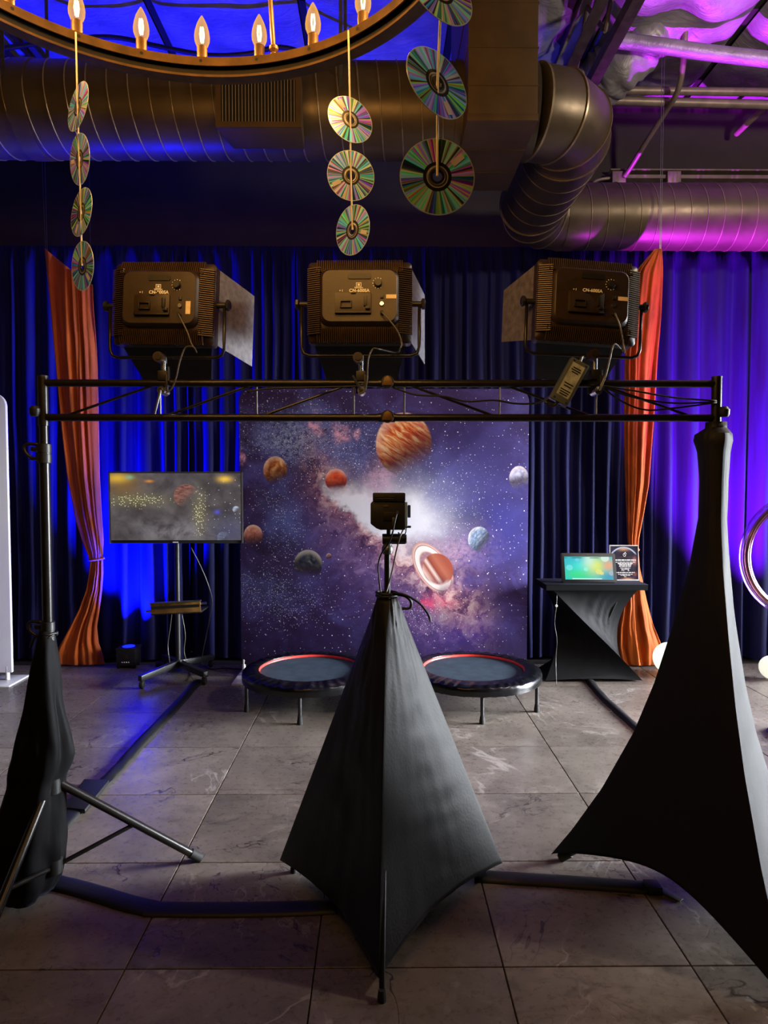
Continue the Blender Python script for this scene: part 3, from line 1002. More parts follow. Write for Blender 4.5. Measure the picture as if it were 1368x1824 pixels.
drape('orange_drape', 'orange velvet drape tied back behind the table with the tablet',
      [(444, 1166, 1179), (485, 1131, 1180), (560, 1120, 1177), (640, 1112, 1171), (760, 1111, 1163), (863, 1114, 1156), (914, 1116, 1147), (960, 1118, 1138), (985, 1120, 1137)],
      [(978, 1119, 1137), (1013, 1115, 1140), (1068, 1104, 1153), (1119, 1096, 1167), (1150, 1095, 1179), (1178, 1102, 1180), (1191, 1110, 1176)],
      5.62, 4.2, [((1173, 1175), 0, 447), ((1178, 1177), 0, 447)], (1128, 980, 9), 5.13)

# ------------------------------------------------------------------ uplights on the floor
def uplight(x, y, label, color, power, tilt=(0.0, 0.0), size=80, blend=0.6):
    r = thing('uplight', label, 'uplight', (x, y, 0), 'battery uplights on the floor')
    MB().box((x, y, 0.095), (0.16, 0.15, 0.15)).build('body', M['black_plastic'], r, bevel=0.010)
    MB().box((x, y, 0.165), (0.165, 0.155, 0.012)).build('top_bezel', M['housing'], r, bevel=0.003)
    MB().box((x, y - 0.077, 0.10), (0.04, 0.003, 0.045)).build('display', M['housing'], r, bevel=0.001)
    bm_ = MB()
    for k in range(4):
        bm_.box((x - 0.027 + k * 0.018, y - 0.077, 0.055), (0.009, 0.004, 0.008))
    bm_.build('buttons', M['white_print'], r)
    for sx in (-1, 1):
        for sy in (-1, 1):
            MB().box((x + sx * 0.06, y + sy * 0.055, 0.01), (0.025, 0.025, 0.02)).build('foot', M['rubber'], r)
    lens = new_mat('lens')[0]
    b = lens.node_tree.nodes['Principled BSDF']
    b.inputs['Base Color'].default_value = (color[0] * 0.5, color[1] * 0.5, color[2] * 0.5, 1)
    b.inputs['Emission Color'].default_value = (*color, 1)
    b.inputs['Emission Strength'].default_value = 6
    MB().cyl((x, y, 0.168), (x, y, 0.174), 0.05, n=20).build('lens', lens, r)
    d = bpy.data.lights.new('uplight_beam', 'SPOT')
    d.energy = power
    d.color = color
    d.spot_size = math.radians(size)
    d.spot_blend = blend
    d.shadow_soft_size = 0.03
    o = bpy.data.objects.new('uplight_beam', d)
    COL.objects.link(o)
    o.parent = r
    o.location = (0, 0, 0.185)
    o.rotation_euler = (PI - tilt[0], tilt[1], 0)
    return r
p = FL(238, 1181)
uplight(p.x, 5.63, 'small black battery uplight box on the floor below the television', (0.002, 0.006, 1.0), 3900, (0.08, 0.05), 84, 1.0)
uplight(2.70, 5.16, 'black uplight on the floor behind the tall draped stand at right', (0.58, 0.02, 1.0), 4600, (0.16, 0.32), 80, 1.0)

# ------------------------------------------------------------------ glowing balls
def ball(px, py, rpx, Y, label, col, strength):
    m, N, b = new_mat('glow_ball')
    b.inputs['Base Color'].default_value = lin((235, 240, 225))
    (x, y, z), v = N.coord('Object')
    N.put(b.inputs['Emission Color'], N.ramp(N.noise(v, 4, 2), [(0.3, col), (0.7, (240, 245, 225))]))
    b.inputs['Emission Strength'].default_value = strength
    r = rpx * Y / FPX
    c = P(px, py, Y)
    t = thing('glow_ball', label, 'ball lamp', (c.x, Y, 0))
    prof = [(0.0001, -r)] + [(r * math.cos(math.radians(a)), r * math.sin(math.radians(a))) for a in range(-80, 81, 8)] + [(0.0001, r)]
    MB().lathe(prof, (c.x, Y, r + 0.008), 32).build('globe', m, t, smooth=True)
    MB().cyl((c.x, Y, 0), (c.x, Y, 0.016), r * 0.45, n=20).build('base', M['white_frame'], t)
    return t
ball(1192, 1169, 28, 5.36, 'glowing pale green ball lamp on the floor partly behind the tall draped stand', (214, 240, 200), 1.5)
ball(1374, 1207, 21, 5.2, 'small glowing white ball lamp on the floor at the right edge', (235, 235, 215), 0.9)

# ------------------------------------------------------------------ trampolines
M['vinyl'] = pmat('black_vinyl', (8, 8, 11), 0.24, 0, 0.1, 20, 0, 60, spec=0.5)
M['jump_mat'] = pmat('jump_mat', (50, 62, 74), 0.9, 0, 0.1, 10, 0.15, 600, spec=0.1)
def trampoline(cx, cy, label, ang0):
    t = thing('trampoline', label, 'trampoline', (cx, cy, 0), 'mini trampolines in front of the backdrop')
    R = 0.475
    zt = 0.235
    def pad(u, v):
        a = 2 * PI * u
        wr = math.sin(a * 37 + 5 * fbm(math.cos(a) * 2, math.sin(a) * 2, cx) + 2 * v) * 0.6 + 0.9 * fbm(math.cos(a) * 11, math.sin(a) * 11, v * 1.0 + cx)
        tab = [(0, 0.358, zt - 0.006), (0.12, 0.355, zt + 0.012), (0.35, 0.385, zt + 0.016), (0.6, 0.435, zt + 0.010), (0.78, 0.468, zt - 0.004), (0.88, R, zt - 0.022), (1.0, R - 0.002, zt - 0.062)]
        r, z = interp(tab, v)
        am = 0.0075 * math.sin(PI * min(1, max(0, (v - 0.08) / 0.8))) if v < 0.88 else 0.0025
        return Vector((cx + (r + wr * am * 0.3) * math.cos(a), cy + (r + wr * am * 0.3) * math.sin(a), z + wr * am))
    MB().grid(pad, 200, 22, wrap_u=True).build('pad', M['vinyl'], t, smooth=True)
    MB().lathe([(0.0001, zt - 0.014), (0.1, zt - 0.0135), (0.352, zt - 0.012)], (cx, cy, 0), 72, cap=False).build('mat', M['jump_mat'], t, smooth=True)
    MB().lathe([(0.350, zt - 0.010), (0.353, zt + 0.004), (0.357, zt + 0.006)], (cx, cy, 0), 72, cap=False).build('red_trim', M['red_trim'], t, smooth=True)
    ring = [(cx + 0.46 * math.cos(2 * PI * k / 60), cy + 0.46 * math.sin(2 * PI * k / 60), zt - 0.035) for k in range(60)]
    MB().tube(ring, 0.014, 8, closed=True).build('frame', M['black_metal'], t, smooth=True)
    for k in range(6):
        a = math.radians(ang0 + 60 * k)
        x, y = cx + 0.46 * math.cos(a), cy + 0.46 * math.sin(a)
        lg = MB().cyl((x, y, 0.02), (x, y, zt - 0.04), 0.0125).build('leg', M['black_metal'], t)
        MB().lathe([(0.0185, 0.0), (0.0185, 0.022), (0.015, 0.04), (0.015, 0.05)], (x, y, 0), 14).build('foot_cap', M['rubber'], lg)
    return t
trampoline(-0.482, 4.71, 'round mini trampoline with red trim on the left side of the draped camera stand', 207.5)
trampoline(0.672, 4.71, 'round mini trampoline with red trim on the right side of the draped camera stand', 209)

# ------------------------------------------------------------------ television and its stand
def tv_material():
    m, N, b = new_mat('tv_screen')
    (x, y, z), v = N.coord('Object')
    # u, v in 0..1 across the screen
    u = (x - TVX0) / (TVX1 - TVX0)
    w = (z - TVZ0) / (TVZ1 - TVZ0)
    p = N.vec(u * 1.78, w, 0.0)
    cl = N.noise(p, 3.0, 6, 0.6, 0.3)
    col = N.ramp(cl, [(0.3, (58, 52, 54)), (0.5, (82, 76, 78)), (0.7, (104, 98, 98))])
    G = N.gauss
    col = N.mix(G(u, w, 0.5, 0.12, 0.25, 0.16, 0.8) * N.ss(cl, 0.35, 0.6), col, (140, 136, 142))
    col = N.mix(G(u, w, 0.06, 0.92, 0.09, 0.07, 0.95), col, (236, 190, 60))
    col = N.mix(G(u, w, 0.10, 0.80, 0.14, 0.14, 0.5), col, (150, 110, 40))
    col = N.mix(G(u, w, 0.88, 0.91, 0.05, 0.045, 1.0), col, (246, 196, 70))
    col = N.mix(G(u, w, 0.15, 0.94, 0.03, 0.03, 0.7), col, (120, 190, 160))
    col = N.mix(G(u, w, 0.30, 0.88, 0.03, 0.02, 0.9), col, (214, 140, 60))
    band = (G(u, w, 0.18, 0.60, 0.26, 0.10) + G(u, w, 0.685, 0.42, 0.05, 0.3)).clamp()
    col = N.mix(band * 0.35, col, (150, 140, 90))
    vn = N.voro(N.vec(u * 1.78, w, 0), 40, dim='2D')
    sep = N.node('ShaderNodeSeparateColor')
    N.nt.links.new(vn.outputs['Color'], sep.inputs[0])
    sp = N.ss(E(N, vn.outputs['Distance']), 0.12, 0.36, 1.0, 0.0) * N.ss(E(N, sep.outputs[0]) + band * 0.7, 1.0, 1.25)
    col = N.mix(sp, col, (250, 246, 190))
    vn = N.voro(N.vec(u * 1.78, w, 0), 14, dim='2D')
    sep = N.node('ShaderNodeSeparateColor')
    N.nt.links.new(vn.outputs['Color'], sep.inputs[0])
    sp = N.ss(E(N, vn.outputs['Distance']), 0.03, 0.10, 1.0, 0.0) * N.ss(E(N, sep.outputs[0]), 0.55, 0.7) * N.ss(u, 0.55, 0.8)
    col = N.mix(sp, col, (226, 226, 246))
    def disc(cx, cy, r, c0, c1, col, k=1.0):
        du = (u - cx) * 1.78
        dw = w - cy
        rr = (du * du + dw * dw).sqrt()
        t = N.noise(N.vec(du, dw * 2.5, cx), 16, 4)
        c = N.ramp(t, [(0.35, c0), (0.65, c1)])
        return N.mix(N.ss(rr, r * 0.94, r, 1.0, 0.0) * N.ss(du - dw, 0.12 * r / 0.15, -0.12 * r / 0.15) * k, col, c)
    col = disc(0.585, 0.66, 0.18, (104, 60, 54), (160, 110, 96), col, 0.9)
    col = disc(0.965, 0.46, 0.05, (120, 130, 150), (190, 200, 215), col)
    col = disc(0.865, 0.04, 0.09, (90, 95, 110), (140, 146, 165), col, 0.8)
    col = N.mix(G(u, w, 0.93, 0.15, 0.14, 0.2, 0.5), col, (70, 76, 120))
    col = N.mix(G(u, w, 0.82, 0.42, 0.02, 0.03, 0.8), col, (90, 90, 220))
    b.inputs['Base Color'].default_value = (0.01, 0.01, 0.012, 1)
    b.inputs['Roughness'].default_value = 0.15
    N.put(b.inputs['Emission Color'], col)
    b.inputs['Emission Strength'].default_value = 0.95
    return m
TVY = 5.24
a, b_ = P(193, 840, TVY), P(432, 968, TVY)
tvx0, tvx1, tvz1, tvz0 = a.x, b_.x, a.z, b_.z
tvc = (tvx0 + tvx1) / 2
tv = thing('television', 'wide flat television on a wheeled stand beside the space backdrop', 'television', (tvc, TVY, tvz0))
TVX0, TVX1, TVZ0, TVZ1 = tvx0 + 0.012 - tvc, tvx1 - 0.012 - tvc, 0.026, tvz1 - tvz0 - 0.012
M['tv'] = tv_material()
MB().box((tvc, TVY + 0.025, (tvz0 + tvz1) / 2), (tvx1 - tvx0, 0.045, tvz1 - tvz0)).build('housing', M['black_plastic'], tv, bevel=0.004)
MB().box((tvc, TVY + 0.001, (tvz0 + tvz1) / 2 + 0.007), (tvx1 - tvx0 - 0.024, 0.006, tvz1 - tvz0 - 0.038)).build('screen', M['tv'], tv)
bz = MB()
for s in (0, 1):
    bz.box(((tvx0, tvx1)[s] + (0.004, -0.004)[s], TVY - 0.001, (tvz0 + tvz1) / 2), (0.008, 0.006, tvz1 - tvz0))
bz.box((tvc, TVY - 0.001, tvz1 - 0.004), (tvx1 - tvx0, 0.006, 0.008))
bz.build('bezel', M['steel'], tv)
MB().box((tvc - 0.005, TVY - 0.002, tvz0 + 0.010), (0.04, 0.004, 0.007)).build('badge', M['white_print'], tv)
hub = Vector((P(317, 1100, 5.33).x, 5.33, 0.105))
ts = thing('tv_stand', 'black wheeled stand with a small shelf holding up the television', 'tv stand', (hub.x, hub.y, 0))
MB().cyl((hub.x, hub.y, 0.08), (hub.x, hub.y, tvz0 + 0.35), 0.020, n=18).build('pole', M['black_metal'], ts)
MB().box((hub.x, 5.303, (tvz0 + tvz1) / 2), (0.35, 0.024, 0.3)).build('mount_plate', M['black_metal'], ts, bevel=0.003)
MB().cyl((hub.x, hub.y, 0.075), (hub.x, hub.y, 0.14), 0.036, n=18).build('hub', M['black_metal'], ts)
feet = [FL(253, 1227), FL(364, 1220), Vector((hub.x + 0.19, 5.60, 0)), Vector((hub.x - 0.2, 5.60, 0))]
for f in feet:
    d = Vector((f.x - hub.x, f.y - hub.y, 0))
    L = d.length + 0.02
    d.normalize()
    s = Vector((-d.y, d.x, 0))
    w0_, w1_ = 0.024, 0.020
    c0, c1 = Vector((hub.x, hub.y, 0)), Vector((hub.x, hub.y, 0)) + d * L
    MB().hexa([c0 - s * w0_ + Vector((0, 0, .085)), c0 + s * w0_ + Vector((0, 0, .085)), c1 + s * w1_ + Vector((0, 0, .062)), c1 - s * w1_ + Vector((0, 0, .062)),
               c0 - s * w0_ + Vector((0, 0, .135)), c0 + s * w0_ + Vector((0, 0, .135)), c1 + s * w1_ + Vector((0, 0, .105)), c1 - s * w1_ + Vector((0, 0, .105))]).build('leg', M['black_metal'], ts, bevel=0.003)
    cs = MB().lathe([(0.0001, -0.017), (0.022, -0.017), (0.030, -0.010), (0.031, 0.0), (0.030, 0.010), (0.022, 0.017), (0.0001, 0.017)], (0, 0, 0), 20,
                    Matrix.Translation((f.x, f.y, 0.032)) @ Matrix.Rotation(PI / 2, 4, 'Y')).build('caster', M['rubber'], ts)
    MB().cyl((f.x, f.y, 0.04), (f.x, f.y, 0.066), 0.008).build('caster_stem', M['steel'], cs)
sh0, sh1 = P(273, 1082, 5.22), P(359, 1078, 5.22)
sc = (sh0 + sh1) / 2
M['tray'] = pmat('tray_metal', (150, 112, 60), 0.25, 0.7, 0.25, 14)
Mt = Matrix.Translation(sc) @ Matrix.Rotation(-0.05, 4, 'Y')
shelf = MB(Mt).box((0, 0.08, -0.045), (0.39, 0.26, 0.012)).build('shelf', M['black_metal'], ts, bevel=0.003)
MB(Mt).box((0, -0.045, 0.0), (0.385, 0.012, 0.085)).build('shelf_lip', M['tray'], shelf, bevel=0.003)
MB(Mt).box((0, -0.053, 0.006), (0.37, 0.006, 0.022)).build('mesh_strip', M['housing_dark'], shelf)
MB(Mt).box((0, -0.06, 0.045), (0.40, 0.03, 0.008)).build('shelf_edge', M['steel'], shelf)
for s in (-1, 1):
    MB(Mt).cyl((s * 0.19, -0.03, -0.002 + 0.02 * s), (s * 0.235, -0.03, -0.002 + 0.022 * s), 0.010).build('side_knob', M['chrome'], shelf)
# loose cables of the television
def cord(name, pts, r, label, mat='cable', cat='cable', n=7, cv=8):
    pts = curve(pts, cv)
    o = MB().tube(pts, r, n).build(name, M[mat], at=pts[-1], smooth=True)
    return tag(o, label, cat)
cord('loose_cable', [P(340, 975, 5.30), P(358, 1010, 5.32), P(372, 1045, 5.34), P(378, 1072, 5.36), P(372, 1110, 5.4), P(360, 1170, 5.45), FL(362, 1188, 0.008)], 0.004, 'thin grey cord curving from the back of the television', 'cable_grey')
cord('loose_cable', [P(306, 1094, 5.24), P(303, 1120, 5.25), P(299, 1150, 5.26), P(302, 1178, 5.26), FL(305, 1192, 0.008)], 0.0035, 'pale cord hanging from the shelf at the left of the stand pole', 'cable_grey')
cord('loose_cable', [P(324, 1094, 5.28), P(330, 1130, 5.28), P(328, 1160, 5.28), P(333, 1180, 5.28), FL(336, 1196, 0.008), FL(346, 1214, 0.02)], 0.0035, 'pale cord hanging from the shelf at the right of the stand pole', 'cable_grey')
cord('loose_cable', [FL(362, 1186, 0.006), FL(378, 1192, 0.006), FL(400, 1190, 0.006), FL(430, 1192, 0.006), FL(470, 1190, 0.006)], 0.006, 'black cord on the floor running from the stand to the backdrop')
ps = FL(288, 1187)
o = MB().box((ps.x, ps.y, 0.02), (0.09, 0.06, 0.04)).build('power_adapter', M['black_plastic'], at=(ps.x, ps.y, 0), bevel=0.005)
tag(o, 'small black power adapter on the floor behind the stand leg', 'adapter')

# ------------------------------------------------------------------ lighting truss and its stands
TRY = 2.44
LPX = P(80, 862, TRY).x
RPX = P(1273, 862, TRY).x
TZ1, TZ0 = P(684, 683, TRY).z, P(684, 744, TRY).z
truss = thing('truss_crossbar', 'long black two-rail truss bar carrying three light panels', 'truss', (0, TRY, TZ0))
for z in (TZ1, TZ0):
    MB().cyl((LPX, TRY, z), (0.03, TRY, z), 0.0135, n=16).build('rail', M['black_tube'], truss)
    MB().cyl((0.03, TRY, z), (RPX, TRY, z), 0.0135, n=16).build('rail', M['black_tube'], truss)
    MB().cyl((0.0, TRY, z), (0.06, TRY, z), 0.0165, n=16).build('sleeve_joint', M['black_tube'], truss)
    k = P(690, 683, TRY)
    MB().lathe([(0.0001, 0), (0.010, 0), (0.013, 0.02), (0.019, 0.030), (0.023, 0.036), (0.021, 0.044), (0.0001, 0.047)], (0, 0, 0), 3 * 6,
               Matrix.Translation((k.x, TRY - 0.005, z)) @ Matrix.Rotation(PI / 2, 4, 'X')).build('clamp_knob', M['bronze_dark'], truss)
    MB().prism([(-0.021, -0.014), (0.021, -0.014), (0.012, 0.012), (0, 0.02), (-0.012, 0.012)], 0, 0.012,
               Matrix.Translation((k.x, TRY - 0.042, z)) @ Matrix.Rotation(PI / 2, 4, 'X')).build('knob_wing', M['bronze'], truss, bevel=0.003)
def tx(x):
    return P(x, 712, TRY).x
for x in (285, 457, 630, 720, 890, 1062):
    MB().cyl((tx(x), TRY, TZ0), (tx(x), TRY, TZ1), 0.0038, n=8).build('upright', M['steel'], truss)
for (xa, za, xb, zb) in ((108, 0, 285, 1), (287, 0, 457, 1), (459, 0, 629, 1), (721, 1, 889, 0), (892, 1, 1061, 0), (1064, 1, 1240, 0)):
    MB().cyl((tx(xa), TRY, (TZ0, TZ1)[za]), (tx(xb), TRY, (TZ0, TZ1)[zb]), 0.0048, n=8).build('diagonal_brace', M['black_tube'], truss)
for x in (LPX, RPX):
    MB().cyl((x, TRY, TZ0 - 0.03), (x, TRY, TZ1 + 0.022), 0.0175, n=18).build('end_post', M['black_tube'], truss)
    MB().cyl((x, TRY, TZ1 + 0.020), (x, TRY, TZ1 + 0.026), 0.0185, n=18).build('end_cap', M['black_plastic'], truss)

def stand(px_x, label, a0, coll, covered=False, low_r=0.0175, hub_z=0.43, rad=0.53):
    x, y = px_x, TRY
    st = thing('truss_stand', label, 'tripod stand', (x, y, 0), 'tripod stands carrying the truss')
    MB().cyl((x, y, coll), (x, y, TZ0 - 0.031), 0.0145, n=18).build('upper_pole', M['black_tube'], st)
    MB().cyl((x, y, 0.12), (x, y, coll), low_r, n=18).build('lower_pole', M['black_tube'], st)
    for z in (coll, 1.0):
        c = MB().lathe([(0.022, -0.035), (0.024, -0.033), (0.024, -0.004), (0.0225, -0.003), (0.0225, 0.003), (0.024, 0.004), (0.024, 0.033), (0.022, 0.035)], (x, y, z), 20).build('collar', M['black_plastic'], st)
        MB().box((x - 0.032, y, z + 0.016), (0.028, 0.016, 0.016)).build('clamp_lug', M['black_plastic'], c, bevel=0.003)
        MB().box((x - 0.034, y, z - 0.018), (0.032, 0.016, 0.012)).build('clamp_lug', M['black_plastic'], c, bevel=0.003)
        if covered:
            continue
        MB().tube(curve([(x - 0.02, y, z + 0.033), (x - 0.06, y, z + 0.034), (x - 0.072, y, z + 0.02), (x - 0.06, y, z - 0.004), (x - 0.035, y, z - 0.02)], 5), 0.006, 8).build('clamp_handle', M['black_plastic'], c, smooth=True)
    kx = P(67 if x < 0 else 1285, 733, TRY).x
    MB().cyl((x, y, TZ0 + 0.022), (kx, y - 0.02, TZ0 + 0.022), 0.006).build('clamp_screw', M['steel'], st)
    MB().lathe([(0.0001, -0.02), (0.014, -0.02), (0.018, -0.012), (0.019, 0.006), (0.012, 0.016), (0.0001, 0.018)], (kx, y - 0.02, TZ0 + 0.022), 16).build('clamp_knob', M['black_plastic'], st)
    for z in (hub_z, 0.13):
        MB().lathe([(0.030, -0.03), (0.034, -0.026), (0.034, 0.026), (0.030, 0.03)], (x, y, z), 18).build('leg_hub', M['black_plastic'], st)
    for k in range(3):
        a = math.radians(a0 + 120 * k)
        d = Vector((math.cos(a), math.sin(a), 0))
        top = Vector((x, y, hub_z)) + d * 0.03
        tip = Vector((x, y, 0.016)) + d * rad
        lg = MB().cyl(top, tip, 0.0155, n=14).build('leg', M['black_tube'], st)
        u = (tip - top).normalized()
        MB().cyl(tip - u * 0.04, tip + u * 0.010, 0.019, n=14).build('foot_cap', M['rubber'], lg)
        mid = top + (tip - top) * 0.52
        br = MB()
        s = Vector((-d.y, d.x, 0)) * 0.012
        p0 = Vector((x, y, 0.13)) + d * 0.03
        br.cyl(p0, mid, 0.0085, n=8)
        br.build('brace', M['black_tube'], lg)
    return st
stand(LPX, 'black tripod stand holding the left end of the truss', 28, P(80, 808, TRY).z)
stand(RPX, 'black tripod stand under the tall black cover at right', 33, P(1273, 790, TRY).z, True)

# ------------------------------------------------------------------ stretch covers
def tri_cover(name, label, mat, cx, cy, dirs, sfun, z_top, z_tip, neck, hem_lift, sharp=0.16, wrinkle=0.004, nv=60, seed=0.0, inward=0.10):
    # dirs: three horizontal vectors from the pole to each tip; sfun(t) fraction along the leg, t = 0 top .. 1 tip
    per = 36
    root = None
    def fn(u, v):
        k = int(u * 3) % 3
        f = u * 3 - int(u * 3)
        d0, d1 = dirs[k], dirs[(k + 1) % 3]
        s = sfun(v)
        c0 = d0 * s
        c1 = d1 * s
        # along the edge from tip k to tip k+1, rounded near the tips
        flat = c0.lerp(c1, f)
        bow = math.sin(PI * f)
        flat = flat * (1 - inward * bow * v)
        nr = neck
        ang0 = math.atan2(d0.y, d0.x)
        ang1 = math.atan2(d1.y, d1.x)
        while ang1 < ang0:
            ang1 += 2 * PI
        aa = lerp(ang0, ang1, f)
        circ = Vector((math.cos(aa), math.sin(aa), 0)) * nr
        p = flat + circ * (1 - 0.55 * v)
        edge = 4 * f * (1 - f)
        zt_ = z_tip if not isinstance(z_tip, (list, tuple)) else lerp(z_tip[k], z_tip[(k + 1) % 3], f)
        z = lerp(z_top, zt_, v) + hem_lift * bow ** 0.8 * v ** 6
        w = wrinkle * (fbm(f * 2.2 + k * 3 + seed, v * 9, seed) + 0.5 * fbm(f * 9, v * 4 - f * 6, seed + k)) * edge
        n = Vector((math.cos(aa), math.sin(aa), 0))
        return Vector((cx, cy, 0)) + p + n * w + Vector((0, 0, z))
    mb = MB()
    nu = per * 3
    # cluster samples near tips
    us = []
    for k in range(3):
        for i in range(per):
            g = i / per
            us.append((k + 0.5 - 0.5 * math.cos(PI * g)) / 3)
    vs = [fn(min(u, 0.999999), j / nv) for j in range(nv + 1) for u in us]
    fs = [(j * nu + i, j * nu + (i + 1) % nu, (j + 1) * nu + (i + 1) % nu, (j + 1) * nu + i) for j in range(nv) for i in range(nu)]
    mb.add(vs, fs)
    root = mb.build(name, mat, at=(cx, cy, 0), smooth=38, solid=0.003)
    return tag(root, label, 'fabric cover')

# centre: camera tripod under its cover
CX, CYC = P(690, 1065, 2.45).x, 2.45
tipL, tipR, tipF = FL(505, 1536, 0.03), FL(888, 1541, 0.03), (FL(675, 1734, 0.06) + Vector((0, 0.0, 0)))
ctop = P(690, 1064, CYC).z
dC = [Vector((p.x - CX, p.y - CYC, 0)) for p in (tipR, tipL, tipF)]
cc = tri_cover('tripod_cover', 'pointed black fabric cover over the camera tripod in the centre', M['stretch_soft'], CX, CYC, dC, lambda v: v, ctop, (0.035, 0.035, 0.058), 0.036, 0.035, wrinkle=0.008, seed=3.0, inward=0.13)
tp = thing('camera_tripod', 'thin black tripod under the pointed cover, holding the camera', 'tripod', (CX, CYC, 0))
MB().cyl((CX, CYC, 0.25), (CX, CYC, P(690, 985, CYC).z), 0.0115, n=16).build('pole', M['black_tube'], tp)
zc = P(690, 977, CYC).z
MB().lathe([(0.0125, -0.022), (0.019, -0.018), (0.021, -0.008), (0.021, 0.004), (0.016, 0.012), (0.017, 0.018), (0.013, 0.02)], (CX, CYC, zc), 18).build('pole_collar', M['steel'], tp)
hz = P(690, 960, CYC).z
hd = MB().cyl((P(681, 960, CYC).x, CYC, hz), (P(722, 960, CYC).x, CYC, hz), 0.019, n=20).build('tilt_head', M['black_plastic'], tp)
MB().cyl((P(722, 960, CYC).x, CYC, hz), (P(723, 960, CYC).x + 0.002, CYC, hz), 0.0165, n=20).build('head_cap', M['steel'], hd)
MB().cyl((CX + 0.006, CYC, hz), (CX + 0.006, CYC, P(690, 944, CYC).z), 0.009).build('head_post', M['black_plastic'], hd)
MB().cyl((CX, CYC, 0.17), (CX, CYC, 0.30), 0.022).build('leg_hub', M['black_plastic'], tp)
for i, d in enumerate(dC):
    a = d.normalized()
    tipx = Vector((CX, CYC, 0.012)) + (a * 0.40 if i < 2 else Vector((FL(680, 1783).x - CX, FL(680, 1783).y - CYC, 0)))
    lg = MB().cyl(Vector((CX, CYC, 0.98)) + a * 0.02, tipx, 0.009, n=12).build('leg', M['black_tube'], tp)
    up = (Vector((CX, CYC, 0.98)) - tipx).normalized()
    MB().lathe([(0.013, 0.0), (0.013, 0.014), (0.010, 0.035)], (tipx.x, tipx.y, 0.0), 14).build('foot_cap', M['rubber'], lg)

# right: tall stretch cover
dR = [Vector((0.50, 0.24, 0)), Vector((-0.50, 0.245, 0)), Vector((-0.03, -0.56, 0))]
RT = P(1272, 752, TRY).z
stab = [(0.0, 0.0), (0.012, 0.0), (0.022, 0.062), (0.035, 0.075), (0.06, 0.05), (0.12, 0.035), (0.2, 0.040), (0.30, 0.09), (0.434, 0.19), (0.565, 0.305), (0.68, 0.435), (0.82, 0.645), (0.93, 0.85), (1.0, 1.0)]
tri_cover('stand_cover', 'tall black stretch cover with wide pointed base at the right', M['stretch'], RPX, TRY, dR, lambda v: interp(stab, v)[0], RT, 0.02, 0.034, 0.14, wrinkle=0.003, nv=80, seed=6.0, inward=0.22)

# left: loose cover bunched round the stand
ltab = [(1122, 83, 10), (1135, 83, 13), (1190, 80, 22), (1260, 76, 30), (1330, 75, 42), (1362, 74, 45), (1384, 70, 44), (1400, 66, 41), (1440, 60, 47), (1500, 53, 55), (1560, 47, 61), (1590, 43, 59), (1618, 38, 48)]
def loose(u, v):
    yy = lerp(1122, 1618, v)
    c, hw = interp(ltab, yy)
    p = P(c, yy, TRY)
    z = P(80, lerp(1122, 1590, v), TRY).z
    a = 2 * PI * u
    w = hw * TRY / FPX
    fold = 1 + (0.16 * math.sin(a * 5 + 2 * fbm(u * 3, v * 2, 1.0)) + 0.12 * fbm(math.cos(a) * 2, math.sin(a) * 2, v * 5)) * min(1, v * 4) * 0.8
    return Vector((p.x + w * fold * math.cos(a), TRY + (0.012 + w * 0.85) * fold * math.sin(a), max(0.012, z)))
o = MB().grid(loose, 72, 56, wrap_u=True).build('stand_cover', M['stretch_table'], at=(LPX, TRY, 0), smooth=50, solid=0.003)
tag(o, 'loose black cover bunched round the tripod stand at the left', 'fabric cover')
tiez = P(83, 1130, TRY).z
kn = []
for k in range(40):
    a = 2 * PI * k / 20
    kn.append((LPX + (0.027 + 0.004 * math.sin(3 * a)) * math.cos(a), TRY + 0.027 * math.sin(a), tiez + 0.012 * math.sin(a * 0.5) + 0.004 * math.cos(2 * a)))
kn += [(LPX - 0.03, TRY - 0.02, tiez), (LPX - 0.045, TRY - 0.02, tiez - 0.02), (LPX - 0.055, TRY - 0.02, tiez - 0.045)]
cord('tie_cord', kn, 0.005, 'black cord knotted round the neck of the loose left cover', 'cable', 'cord', cv=2)
cz = P(690, 1058, CYC)
pts = []
for k in range(30):
    a = 2 * PI * k / 15
    pts.append((CX + 0.040 * math.cos(a), CYC + 0.040 * math.sin(a), cz.z + 0.006 * math.sin(a * 0.5)))
pts += [P(702, 1058, 2.40), P(722, 1062, 2.38), P(732, 1072, 2.38), P(730, 1083, 2.38), P(716, 1084, 2.38)]
cord('tie_cord', pts, 0.0052, 'black cord looped round the neck of the centre cover', 'cable', 'cord', cv=3)
t_ = cord('tie_cord', [P(700, 1056, 2.395), P(722, 1060, 2.37), P(745, 1073, 2.37), P(760, 1090, 2.37), P(766, 1102, 2.37)], 0.0042, 'loose end of cord with a tip hanging over the centre cover', 'cable', 'cord')
MB().cyl(P(765, 1099, 2.37), P(767, 1108, 2.37), 0.006, 0.003).build('cord_tip', M['steel'], t_)

